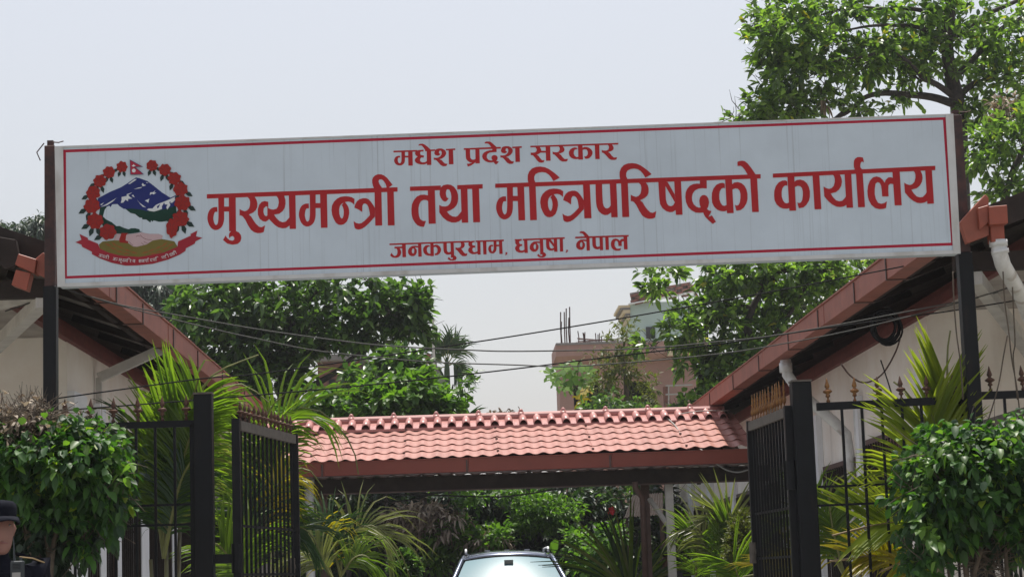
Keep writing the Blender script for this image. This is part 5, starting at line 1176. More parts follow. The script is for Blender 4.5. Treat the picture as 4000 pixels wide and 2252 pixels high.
frond(t, [(2810,2260),(2850,2100),(2880,2030),(2920,1970)], [Y]*4, .45, LM['palm'], 40, .05, .7, 52, wl=.026)
frond(t, [(2720,2300),(2720,2180),(2735,2080),(2740,2000)], [Y]*4, .45, LM['palm'], 34, .2, .4, 53, wl=.03)
frond(t, [(2810,2260),(2780,2140),(2720,2060),(2640,2060),(2600,2120)], [Y]*5, .5, LM['palm_pale'], 40, .4, .2, 54, wl=.022)
frond(t, [(2900,2300),(2880,2240),(2860,2200),(2820,2220)], [Y-2]*4, .5, LM['palm'], 36, .2, .5, 55, wl=.02)
t = palm('clump of broad upright blades beside the brown canopy post', px_(2470,24.5), 24.5, [(0,0,.3)], 'screw_pine')
for i in range(46):
    r = random.Random(i+60); a = r.uniform(-.95,1.0); L_ = r.uniform(.9,1.45); b0 = P(2465,2330,24.5+r.uniform(-.3,.3)); k = MB()
    d = Vector((math.sin(a), r.uniform(-.35,.35), math.cos(a)*.95)); cur = b0.copy(); wv_ = d.cross(Vector((0,1,0))).normalized(); A = []; B = []
    for g in range(6):
        w_ = .028*(1-g/5.2)+.003; A.append(cur + wv_*w_ + Vector((0,.015,0))); B.append(cur - wv_*w_ + Vector((0,.015,0))); d = (d + Vector((0,0,-.10-.03*g))).normalized(); cur = cur + d*L_/5
    C_ = [(x+y)*.5 + Vector((0,-.012,0)) for x, y in zip(A, B)]
    k.add(A + C_ + B, [(g, g+1, g+7, g+6) for g in range(5)] + [(g+6, g+7, g+13, g+12) for g in range(5)])
    k.build('blade', LM['palm_pale'] if i % 5 == 0 else (LM['palm'] if i % 2 else LM['palm_dark']), t)
# far areca palm in the sky gap
t = palm('distant betel palm silhouetted in the sky gap left of centre', P(1752,1600,50).x, 50.0, [], 'betel_palm')
k = MB(); k.tube([(P(1752,1600,50).x, 50, 0), P(1748,1560,50), P(1746,1500,50)], [.10,.09,.075], 7); k.build('trunk', M['bark_pale'], t)
k = MB(); k.tube([P(1746,1505,50), P(1746,1440,50), P(1745,1395,50)], [.085,.07,.03], 7); k.build('crownshaft', LM['palm_dark'], t)
for i, pts in enumerate([[(1745,1420),(1735,1350),(1722,1300)],[(1745,1420),(1755,1350),(1785,1290)],[(1745,1420),(1770,1350),(1820,1305)],[(1745,1420),(1720,1370),(1680,1330)],[(1745,1425),(1790,1370),(1850,1365)],[(1745,1425),(1700,1400),(1670,1430)],[(1745,1430),(1790,1420),(1825,1500)],[(1745,1430),(1770,1420),(1800,1470)],[(1745,1430),(1720,1440),(1715,1490)]]):
    frond(t, pts, [50]*3, .50, LM['palm_dark'], 22, .2, .3, 70+i, wl=.036, start=.25)
# palm tips over the ridge
t = palm('small palm tips just showing over the canopy ridge', P(1830,1600,32).x, 32.0, [(0,0,2.0)])
frond(t, [(1800,1700),(1820,1650),(1850,1610)], [32]*3, .5, LM['palm'], 20, .2, .5, 91, wl=.03); frond(t, [(1800,1700),(1810,1650),(1815,1600)], [32]*3, .4, LM['palm_dark'], 20, .1, .5, 92, wl=.03)

# --- hedges (weeping fig) in front of the fence
T = thing('hedge_bush', 'dense glossy weeping fig bush at the left edge before the fence', 'bush', (px_(190,11.6), 11.6, 0))
for i, pts in enumerate([[(190,2300),(160,2200),(100,2050),(60,1900)],[(190,2300),(205,2150),(240,2000),(300,1900)],[(190,2300),(190,2180),(170,2000)],[(200,2300),(180,2240),(120,2150),(90,2060)]]):
    kk = MB(); limb(kk, pts, 11.6, .022, .008, 6); kk.build('stem', M['bark_pale'], T, smooth=True)
lb = [(60,1730,80,35,11.6,.3,1500),(170,1720,80,40,11.6,.3,2500),(280,1700,80,50,11.6,.35),(360,1720,55,50,11.6,.3),(90,1800,110,80,11.5,.4),(220,1810,120,90,11.5,.4),(350,1800,100,90,11.5,.4),(415,1770,50,60,11.6,.3),(445,1850,45,70,11.6,.3),(30,1760,80,80,11.6,.35),
      (130,1920,120,70,11.6,.35),(260,1920,110,80,11.6,.35),(380,1910,80,70,11.6,.3),(435,1940,42,60,11.6,.25),(60,1860,90,70,11.6,.35),(180,2000,110,60,11.7,.3),(300,2000,70,50,11.7,.3),(390,2000,40,60,11.7,.2),(320,2120,35,50,11.7,.15),(-40,1800,60,120,11.6,.3),(60,1960,60,60,11.8,.3),(420,2040,25,40,11.7,.15,600)]
crown('crown', T, lb, LM['hedge'], 1500, 6, .066, .042, .35, 51, surf=.0, twig=.09, wdown=.40, lift=.1, rag=.05)
crown('inner_leaves', T, [(150,1900,200,160,11.9,.3),(250,1800,220,100,11.9,.3),(120,2080,120,120,12.0,.2),(180,2050,180,110,11.8,.3),(160,2160,120,70,11.9,.3)], LM['dark'], 1500, 7, .06, .034, .3, 52, surf=.0, wdown=.5)  # darker leaf colour stands in for shade inside the bush
crown('highlight_leaves', T, [(400,1720,90,50,11.4,.2),(480,1800,40,60,11.4,.2),(250,1720,120,50,11.3,.2),(120,1780,120,60,11.3,.2),(300,1850,150,60,11.3,.2)], LM['bright'], 60, 4, .066, .042, .5, 151, surf=.6, wdown=.3)  # few brighter sprays laid outside as painted highlights
kk = MB(); twigs(kk, [(60,1640,100,40,11.5,.3),(150,1630,90,40,11.5,.3),(100,1670,130,50,11.5,.3)], 420, 7, .0035, .16); twigs(kk, lb, 200, 8, .004, .2); o = kk.build('dry_twigs', M['bark_pale'], T); o['kind'] = 'stuff'
crown('dry_leaves', T, [(60,1660,90,45,11.5,.25),(160,1650,90,35,11.5,.25),(20,1720,50,50,11.5,.25)], LM['dead'], 170, 5, .055, .022, .5, 53, surf=.1)
T = thing('hedge_bush', 'dense glossy weeping fig bush at the right edge in front of the fence', 'bush', (px_(3800,11.6), 11.6, 0))
for i, pts in enumerate([[(3780,2300),(3760,2150),(3720,1980),(3680,1850)],[(3790,2300),(3830,2150),(3880,2000),(3900,1850)],[(3720,2300),(3700,2180),(3690,2080)],[(3640,2300),(3660,2200),(3700,2100)],[(3940,2300),(3930,2150),(3960,2000)]]):
    kk = MB(); limb(kk, pts, 11.7, .016, .006, 6); kk.build('stem', M['bark_pale'], T, smooth=True)
rb = [(3700,1740,80,50,11.6,.3),(3620,1760,60,50,11.6,.3),(3800,1740,80,50,11.6,.3),(3900,1720,80,50,11.6,.3),(3980,1710,70,50,11.6,.3),(3600,1850,60,70,11.6,.3),(3700,1840,90,80,11.5,.35),(3820,1830,90,80,11.5,.35),(3930,1830,90,80,11.5,.35),(4010,1820,60,90,11.6,.35),
      (3570,1940,50,60,11.6,.25),(3660,1950,80,80,11.5,.35),(3780,1940,90,80,11.5,.35),(3900,1930,90,80,11.6,.35),(3990,1940,70,90,11.6,.3),(3600,2040,50,70,11.6,.25),(3690,2060,60,60,11.6,.25),(3790,2030,70,50,11.6,.25),(3620,2150,50,60,11.6,.2),(3590,2200,40,50,11.6,.2),(3770,2080,40,60,11.6,.2),(3930,2030,70,60,11.6,.25),(3980,2090,50,80,11.7,.2)]
crown('crown', T, rb, LM['hedge'], 1500, 6, .066, .042, .35, 54, surf=.0, twig=.09, wdown=.40, lift=.1)
crown('inner_leaves', T, [(3830,1850,190,110,11.9,.3),(3850,2000,150,150,11.9,.25),(3700,2000,100,80,11.9,.2)], LM['dark'], 900, 7, .06, .034, .3, 55, surf=.0, wdown=.5)  # inner shade of this bush put into a darker leaf colour
crown('highlight_leaves', T, [(3600,1780,60,60,11.4,.2),(3620,1900,50,90,11.4,.2),(3750,1760,120,50,11.3,.2),(3900,1800,100,70,11.3,.2),(3620,2050,40,90,11.3,.2)], LM['bright'], 75, 4, .066, .042, .5, 152, surf=.6, wdown=.3)  # brighter leaf colour stands in for highlights on this bush
kk = MB(); twigs(kk, rb, 260, 9, .0035, .2); twigs(kk, [(3850,2180,120,70,11.8,.2)], 120, 10, .0035, .3); o = kk.build('dry_twigs', M['bark_pale'], T); o['kind'] = 'stuff'
# conical cypress-like shrub at right gate leaf
T = thing('shrub', 'feathery olive green shrub beside the free end of the right gate leaf', 'shrub', (px_(2880,21), 21, 0))
crown('crown', T, [(2890,2080,40,60,21,.3),(2880,2140,45,60,21,.35),(2870,2200,45,60,21,.35),(2900,2040,22,40,21,.2),(2890,2260,50,60,21,.35)], LM['wreath'], 900, 8, .05, .016, .1, 56, surf=.4, twig=.04)
T = thing('shrub', 'dark round clipped shrub low under the canopy centre left', 'shrub', (px_(1580,27), 27, 0))
crown('crown', T, [(1580,2210,50,50,27,.3)], LM['mid'], 260, 8, .08, .04, .1, 57, surf=.8, twig=.04)

# --- garden mass seen under the canopy
T = thing('garden_thicket', 'tangled garden thicket filling the background under the canopy', 'thicket', (.3, 33, 0)); T['kind'] = 'stuff'
gb = [(1400,1940,160,60,33,1),(1600,1950,160,60,33,1),(1800,1950,160,50,33,1),(2000,1950,160,50,33,1),(2200,1950,160,60,33,1),(2400,1960,160,60,33,1),(1450,2060,150,80,33,1),(1650,2080,170,80,33,1),(1850,2080,170,80,33,1),(2050,2090,160,80,33,1),(2250,2080,160,80,33,1),(2420,2090,140,80,33,1),
      (1350,2200,160,80,32.6,1),(1550,2210,160,70,32.6,1),(1750,2210,170,70,32.6,1),(1950,2220,170,70,32.6,1),(2150,2210,170,70,32.6,1),(2350,2210,160,70,32.6,1),(1200,1950,120,90,33,1),(1100,2080,120,90,33,1),(2560,2000,80,100,35,1),(2620,2150,90,90,35,1),(1150,1780,120,60,32,.8),(950,1760,120,80,30,.8),(800,1700,90,80,30,.8)]
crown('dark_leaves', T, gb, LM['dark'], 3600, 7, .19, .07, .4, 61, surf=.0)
crown('green_leaves', T, gb, LM['mid'], 1100, 8, .17, .06, .4, 62, surf=.6)
crown('bright_leaves', T, [(2090,1970,60,50,31.5,.5),(2130,2010,80,50,31.5,.5),(2060,2030,60,40,31.5,.5),(2200,1990,60,30,31.5,.4),(1990,1925,60,20,31.5,.3)], LM['bright'], 420, 9, .11, .030, .2, 63, surf=.3)
crown('fresh_leaves', T, [(2340,2130,60,40,29,.4),(2300,2190,50,40,29,.4),(2380,2090,50,30,29,.4),(2250,2120,30,60,30,.3),(1830,1950,60,25,31,.3),(1750,2090,90,60,31,.4),(1700,2190,60,30,31,.4),(1900,2110,60,40,31,.4),(1960,2080,40,30,31,.4),(2560,1990,50,50,34,.5)], LM['bright'], 420, 7, .13, .065, .3, 64, surf=.4)
crown('dead_leaves', T, [(1630,2010,90,35,31,.5),(1740,2030,80,35,31,.5),(1680,2060,120,40,31,.5),(1560,2020,50,20,31,.4),(1900,2110,80,20,31,.4)], LM['dead'], 420, 6, .16, .035, .5, 65, surf=.2, wdown=.2)
kk = MB(); twigs(kk, gb, 900, 12, .007, .8); o = kk.build('bare_twigs', M['bark_pale'], T); o['kind'] = 'stuff'
for o in T.children: o['kind'] = 'stuff'
# hibiscus flower
fl2 = thing('hibiscus_flower', 'small red hibiscus flower in the dark thicket beside the brown canopy post', 'flower', P(2388,1993,31))
for i in range(5):
    t = 2*math.pi*i/5; c = P(2388,1993,31); d = Vector((math.cos(t), -.4, math.sin(t))); e = Vector((-math.sin(t), 0, math.cos(t)))
    one('petal', M['sign_red'], fl2, lambda k: k.add([c, c+d*.04+e*.03, c+d*.075, c+d*.04-e*.03], [(0,1,2,3)]))
# upright banana-like leaf by the car
T = thing('broad_leaf_plant', 'single broad yellow-green leaf standing right of the car roof', 'plant', (px_(2170,29), 29, 0))
k = MB(); a = P(2160,2280,29); pts = [(2145,2140),(2150,2118),(2170,2100),(2182,2112),(2180,2140),(2165,2165)]
v = [P(x, y, 29 + .02*i) for i, (x, y) in enumerate(pts)]; k.add(v, [tuple(range(6))]); k.build('leaf', LM['bright'], T)
k = MB(); k.tube([(a.x, 29, 0), P(2160,2160,29)], .012, 6); k.build('stem', M['rachis'], T)
# ------------------------------------------------------------------ far buildings
def pbox(k, a, b, Y0, Y1):
    """box whose front face fills the pixels a (top left) to b (bottom right) at distance Y0"""
    p, q = P(*a, Y0), P(*b, Y0); k.box((p.x, Y0, q.z), (q.x, Y1, p.z))
H = thing('house', 'unfinished pink plastered house with flat roof and rebar, right of centre', 'house', (P(2450,1500,50).x, 55, 0))
xl, xr = P(2185,1500,50).x, P(2720,1500,50).x; zt = P(2300,1385,50).z
zA = P(2300,1545,50).z      # arch spring
w0, w1 = P(2240,1520,50).x, P(2345,1520,50).x; w2, w3 = P(2435,1520,50).x, P(2557,1520,50).x
def pw(k):
    for a, b in ((xl, w0), (w1, w2), (w3, xr)): k.box((a, 50, 0), (b, 50.2, zA))
    z1 = P(2300,1500,50).z; k.box((w0, 50, z1), (w1, 50.2, zt)); k.box((xl, 50, zA), (w0, 50.2, zt)); k.box((w1, 50, zA), (w2, 50.2, zt)); k.box((w3, 50, zA), (xr, 50.2, zt))
    za = P(2500,1490,50).z; k.box((w2, 50, za+.02), (w3, 50.2, zt)); c = .17
    k.add([(w2,50,zA),(w2+c,50,za+.02),(w2,50,za+.02),(w2,50.2,zA),(w2+c,50.2,za+.02),(w2,50.2,za+.02)], [(0,1,2),(0,3,4,1)]); k.add([(w3,50,zA),(w3,50,za+.02),(w3-c,50,za+.02),(w3,50.2,zA),(w3-c,50.2,za+.02)], [(0,1,2),(0,2,4,3)])
    k.box((xl, 50.2, 0), (xl+.2, 51.6, zt)); k.box((xr-.2, 50.2, 0), (xr, 51.6, zt))
one('wall', M['pink_wall'], H, pw)
wn = one('interior_shade', M['hole'], H, lambda k: k.box((xl+.25, 51.2, 0), (xr-.25, 51.3, zt-.1)))  # black sheet behind the openings paints the unlit rooms
one('roof_slab', M['pink_wall'], H, lambda k: (k.box((P(2172,1400,49.4).x, 49.4, P(2200,1390,49.4).z), (xr+.25, 51.7, P(2200,1342,49.4).z)), k.add([(P(2172,1390,49.4).x,49.4,P(2200,1390,49.4).z),(xr+.25,49.4,P(2200,1390,49.4).z),(xr+.1,50,P(2200,1425,50).z),(xl-.03,50,P(2200,1425,50).z)], [(0,1,2,3)])))
one('parapet_edge', M['grey_conc'], H, lambda k: k.box((P(2172,1345,49.38).x, 49.38, P(2200,1347,49.38).z), (P(2560,1345,49.38).x, 49.6, P(2200,1338,49.38).z)))
one('beam_end', M['cream'], H, lambda k: k.box((P(2605,1360,49.36).x, 49.30, P(2620,1388,49.3).z), (P(2650,1360,49.36).x, 49.38, P(2620,1355,49.3).z)))
rr = random.Random(4)
for x, y in ((2190,1218),(2193,1255),(2204,1218),(2212,1204),(2222,1240),(2225,1198),(2257,1292),(2277,1298),(2280,1300),(2285,1296),(2326,1300),(2336,1305),(2342,1300),(2350,1312)):
    b = P(x+3, 1345, 51); a = P(x, y, 51)
    one('rebar', M['rust'], H, lambda k: k.tube([b, a.lerp(b,.5)+Vector((rr.uniform(-.02,.02),0,0)), a], .016 if y < 1260 else .013, 5))
one('rebar_mat', M['rust'], H, lambda k: [k.tube([P(2245+rr.uniform(0,20),1334+rr.uniform(-16,4),51+i*.2), P(2420+rr.uniform(-80,20),1330+rr.uniform(-10,6),51.3+i*.2)], .010, 4) for i in range(7)])
sc_ = one('stair_wall', M['brick'], H, lambda k: k.box((P(2592,1520,49.5).x, 49.4, 0), (P(2615,1520,49.5).x, 49.6, P(2600,1510,49.5).z)))
for z_ in (1506, 1540):
    one('railing', M['cable_grey'], H, lambda k: k.tube([P(2600,z_,49.3), P(2705,z_-4,49.3)], .022, 6))
one('railing', M['cable_grey'], H, lambda k: k.tube([P(2612,1506,49.3), P(2612,1600,49.3)], .022, 6))
# teal rooftop house with raw brick parapet behind
H = thing('house', 'pale teal rooftop room with raw brick parapet and cream cornice, upper right of centre', 'house', (P(2590,1250,62).x, 64, 0))
xa, xb = P(2463,1250,62).x, P(2715,1250,62).x; zc = P(2463,1182,62).z
one('wall', M['teal_wall'], H, lambda k: k.box((xa, 62, 0), (xb, 66, zc)))
one('window', M['window_dark'], H, lambda k: pbox(k, (2523,1276), (2560,1320), 61.95, 62.05))
corn_pts = [(2415,1193),(2462,1189),(2462,1243),(2452,1243),(2440,1224),(2428,1210)]
for i, (y0, y1, xo_) in enumerate(((1192,1200,2416),(1201,1209,2424),(1210,1222,2434),(1223,1232,2444),(1233,1243,2452))):
    one('cornice_step', M['cream'] if i % 2 == 0 else M['grey_conc'], H, lambda k: pbox(k, (xo_,y0), (2462,y1), 61.9, 64))
# parapet of separate bricks, two sloping runs
bp = thing('brick_parapet', 'rough unplastered brick parapet on top of the teal rooftop room', 'parapet', P(2580,1140,61.9)); bm_me = None
k = MB(); k.box((-.125,-.06,-.036),(.125,.06,.036)); bme = bpy.data.meshes.new('brick'); bme.from_pydata(k.v, [], k.f); bme.materials.append(M['brick'])
rr = random.Random(8)
def brow(p, q, Y, rows):
    a0, b0 = P(*p, Y), P(*q, Y); nb = int((b0-a0).length/.27)
    for r_ in range(rows):
        for i in range(nb):
            c = a0.lerp(b0, (i+.5+.5*(r_ % 2))/nb) + Vector((0, rr.uniform(-.02,.02), -.04 - r_*.085))
            if r_ == 0 and rr.random() < .12: continue
            o = bpy.data.objects.new('brick', bme); COL.objects.link(o); o.parent = bp; o.location = c - bp.location; o.rotation_euler = (0, -math.atan2((b0-a0).z, (b0-a0).x)+rr.uniform(-.03,.03), rr.uniform(-.05,.05))
brow((2460,1152),(2530,1137), 61.9, 4); brow((2600,1118),(2700,1102), 62.2, 5); brow((2530,1142),(2600,1132), 62.1, 3); brow((2700,1104),(2722,1140), 62.3, 2)
one('mortar_core', M['mortar'], bp, lambda k: (k.bar(P(2464,1163,62.0), P(2700,1119,62.3), .06, .30)))
one('coping', M['pilaster'], H, lambda k: k.bar(P(2455,1188,61.85), P(2715,1140,61.95), .25, .03))
# small far water tank box
# unfinished brick building behind the centre-left tree
H = thing('house', 'half-hidden unfinished brick and concrete house behind the centre-left tree', 'house', (P(1400,1500,56).x, 58, 0))
one('wall', M['brick'], H, lambda k: pbox(k, (1240,1400), (1420,2100), 56, 60))
one('wall', M['grey_conc'], H, lambda k: pbox(k, (1420,1440), (1650,2100), 57, 61))
one('roof_slab', M['grey_conc'], H, lambda k: pbox(k, (1230,1385), (1430,1402), 55.6, 60))
for x0, y0, x1, y1 in ((1285,1480,1308,1520),(1345,1450,1362,1530),(1255,1300,1290,1385)):
    one('column' if y0 < 1400 else 'window', M['brick'] if y0 < 1400 else M['hole'], H, lambda k: pbox(k, (x0,y0), (x1,y1), 55.9, 56.1))
for x in (1405,1568,1575,1478,1500): one('roof_column', M['grey_conc'], H, lambda k: pbox(k, (x,1385 if x > 1490 else 1400), (x+9,1440), 57.2, 57.4))
one('roof_tank', M['hole'], H, lambda k: pbox(k, (1382,1414), (1420,1438), 57.3, 57.9)); one('roof_edge', M['brown_post'], H, lambda k: pbox(k, (1565,1420), (1600,1443), 57.1, 57.3))
# grey gable wall at the edge of the sky gap, with brick pier
H = thing('boundary_wall', 'tall weathered grey concrete wall beside the betel palm', 'wall', (P(1720,1500,46).x, 46, 0))
def gw(k):
    pts = [(1684,1385),(1700,1382),(1710,1440),(1742,1490),(1742,1700),(1684,1700)]; f = [P(x, y, 46) for x, y in pts]; b = [v+Vector((0,.25,0)) for v in f]; n = 6
    k.add(f+b, [tuple(range(n)), tuple(reversed(range(n,2*n)))]+[(i,i+n,(i+1)%n+n,(i+1)%n) for i in range(n)])
one('panel', M['grey_conc'], H, gw)
one('cap', M['teal_wall'], H, lambda k: pbox(k, (1742,1495), (1758,1700), 46, 46.2))
pr_ = thing('brick_pier', 'thin raw brick pier standing left of the pale pole', 'pier', (P(1672,1450,45.8).x, 45.8, 0))
one('core', M['mortar'], pr_, lambda k: pbox(k, (1662,1386), (1683,1560), 45.9, 46.1))
for i in range(11):
    o = bpy.data.objects.new('brick', bme); COL.objects.link(o); o.parent = pr_; c = P(1672, 1388+i*15, 45.86); o.location = c - pr_.location; o.scale = (.5,.8,.95); o.rotation_euler = (0,0,rr.uniform(-.1,.1))
pw_ = thing('flag_pole', 'plain pale pole rising into the sky beside the betel palm', 'pole', (P(1692,1400,45).x, 45, 0))
one('shaft', M['bracket_white'], pw_, lambda k: k.tube([(P(1697,1420,45).x,45,0), P(1697,1500,45), P(1691,1242,45)], .028, 8))
# lean-to behind
H = thing('garden_shed', 'small dark corrugated lean-to behind the canopy posts', 'shed', (P(2520,1980,30).x, 30, 0))
def lt(k):
    a, b, c, d = P(2470,1935,30.6), P(2590,1925,30.6), P(2590,2010,29.2), P(2438,2022,29.2); n = 26; vs = []
    for p, q in ((a, b), (d, c)):
        for i in range(n+1):
            v = p.lerp(q, i/n); vs.append((v.x, v.y, v.z + .018*(i % 2)))
    k.add(vs, [(i, i+1, i+n+2, i+n+1) for i in range(n)])
one('roof', M['dark_steel'], H, lt)
for x in (2445, 2585): one('post', M['brown_post'], H, lambda k: (lambda v: k.box((v.x-.03, 29.3, 0), (v.x+.03, 29.36, v.z)))(P(x,2015,29.3)))
# garden boundary wall at the bottom, low
H = thing('boundary_wall', 'low grey garden wall running behind the car', 'wall', (0, 34.5, 0))
one('panel', M['grey_conc'], H, lambda k: k.box((-9, 34.5, 0), (9.5, 34.7, 1.15)))
H = thing('boundary_wall', 'long shaded compound wall closing the garden behind the thicket', 'wall', (0, 37.6, 0))
one('panel', M['grey_conc'], H, lambda k: k.box((-12, 37.6, 0), (3.6, 37.8, 2.3)))

# ------------------------------------------------------------------ car (SUV, seen front on)
def car():
    Yf = 26.2; c = P(1985, 2150, 27.4).x
    t = thing('parked_car', 'dark blue-grey SUV with roof rails facing the gate under the canopy', 'car', (c, 28, 0))
    ZT = P(1985, 2144, 27.9).z
    paint = mat('car_paint', (0.07,0.085,0.13), .22, metal=.6, coat=1.0, var=.03); glass = mat('windshield', (0.16,0.26,0.30), .38, spec=.30)
    blk = M['black_paint']
    def ring(y, zb, zt_, hw, hwt, n=10):
        """half-width hw at the beltline, hwt at the top"""
        pts = []
        for s in (-1, 1):
            side_ = [(hw*.92, zb), (hw, zb+.15), (hw*1.0, zb+(zt_-zb)*.55), (hwt+.05, zt_-.10), (hwt-.03, zt_-.02)]
            side_ = [(c + s*x, y, z) for x, z in side_]
            pts += side_ if s < 0 else list(reversed(side_))
        return pts
    # lower body
    k = MB(); k.loft([ring(26.20,.35,.80,.78,.70), ring(26.30,.28,.92,.88,.78), ring(26.9,.25,1.02,.92,.82), ring(27.2,.25,1.10,.93,.86), ring(29.6,.25,1.10,.93,.86), ring(30.5,.28,1.06,.92,.84), ring(30.7,.40,.95,.86,.78)])
    o = k.build('body', paint, t, smooth=True); bevel(o, .02, 2)
    # greenhouse : roof with curved crown, pillars
    zr_ = ZT; a_top = 27.95
    nx = 12; rf = []
    for y, zz, hw in ((a_top-.02, zr_-.075, .585), (a_top+.12, zr_-.030, .60), (a_top+.5, zr_, .61), (29.3, zr_-.01, .61), (30.2, zr_-.06, .585)):
        rf.append([(c + hw*(2*i/nx-1), y + .06*abs(2*i/nx-1)**2, zz - .055*abs(2*i/nx-1)**2.6) for i in range(nx+1)])
    k = MB(); k.loft(rf, cap=False, closed=False); o = k.build('roof', paint, t, smooth=True); m_ = o.modifiers.new('thickness', 'SOLIDIFY'); m_.thickness = .03
    # windshield, curved
    k = MB(); rows_ = []
    for j in range(7):
        f = j/6; y = 27.12 + (a_top-27.12)*f; z = 1.10 + (zr_-.085-1.10)*(1-(1-f)**1.15); hw = .80 + (.555-.80)*f
        rows_.append([(c + hw*(2*i/nx-1), y + .10*abs(2*i/nx-1)**2 - .03, z - .03*abs(2*i/nx-1)**2*f) for i in range(nx+1)])
    k.loft(rows_, cap=False, closed=False); o = k.build('windshield', glass, t, smooth=True)
    # A pillars
    for s in (-1, 1):
        k = MB(); k.tube([(c+s*.86, 27.25, 1.08), (c+s*.74, 27.62, 1.36), (c+s*.62, a_top+.03, zr_-.14), (c+s*.585, a_top+.12, zr_-.09)], [.045,.04,.036,.036], 8); k.build('pillar', paint, t, smooth=True)
        k = MB(); k.add([(c+s*.90, 27.4, 1.10), (c+s*.66, 28.15, zr_-.13), (c+s*.66, 29.8, zr_-.14), (c+s*.90, 30.4, 1.10)], [(0,1,2,3)]); k.build('side_window', glass, t)
        k = MB(); k.tube([(c+s*.56, a_top+.16, zr_-.045), (c+s*.56, a_top+.22, zr_+.015), (c+s*.56, 29.6, zr_+.015), (c+s*.56, 29.8, zr_-.04)], .017, 8); k.build('roof_rail', M['pilaster'], t, smooth=True)
        k = MB(); k.tube([(c+s*.90, 27.35, 1.12), (c+s*1.0, 27.3, 1.18)], .02, 6); k.loft([[(c+s*x, 27.22, z) for x, z in ((.98,1.08),(1.17,1.10),(1.17,1.26),(.98,1.24))], [(c+s*x, 27.36, z) for x, z in ((1.0,1.10),(1.15,1.12),(1.15,1.24),(1.0,1.22))]]); k.build('mirror', paint, t)
        k = MB(); k.loft([[(c+s*x, 26.24-.0, z) for x, z in ((.52,.68),(.84,.70),(.84,.84),(.55,.80))], [(c+s*x, 26.5, z) for x, z in ((.52,.68),(.88,.70),(.88,.84),(.55,.80))]]); k.build('headlight', M['pvc'], t)
        for yw in (27.0, 29.8):
            w_ = one('wheel', blk, t, lambda k: k.tube([(c+s*.70, yw, .34), (c+s*.92, yw, .34)], .34, 20)); one('rim', M['cable_grey'], w_, lambda k: k.tube([(c+s*.90, yw, .34), (c+s*.925, yw, .34)], .21, 14))
    one('seal', blk, t, lambda k: k.tube([(c + .575*(2*i/12-1), a_top-.035 + .07*abs(2*i/12-1)**2, zr_-.082 - .05*abs(2*i/12-1)**2.6) for i in range(13)], .010, 5))
    one('inner_mirror', M['cable_grey'], t, lambda k: k.box((c-.05, a_top-.24, zr_-.19), (c+.07, a_top-.20, zr_-.14)))
    one('wiper', blk, t, lambda k: (k.tube([(c-.5, 27.05, 1.12), (c-.05, 27.12, 1.17)], .01, 5), k.tube([(c+.1, 27.03, 1.12), (c+.55, 27.12, 1.17)], .01, 5)))
    one('grille', blk, t, lambda k: k.box((c-.45, 26.17, .55), (c+.45, 26.22, .80))); one('number_plate', M['sign_red'], t, lambda k: k.box((c-.25, 26.15, .40), (c+.25, 26.17, .52)))
    one('roof_light_strip', M['pilaster'], t, lambda k: [k.box((c+x, a_top+.52, zr_-.005), (c+x+.07, a_top+.62, zr_+.006)) for x in (-.30,-.03,.25)])
car()

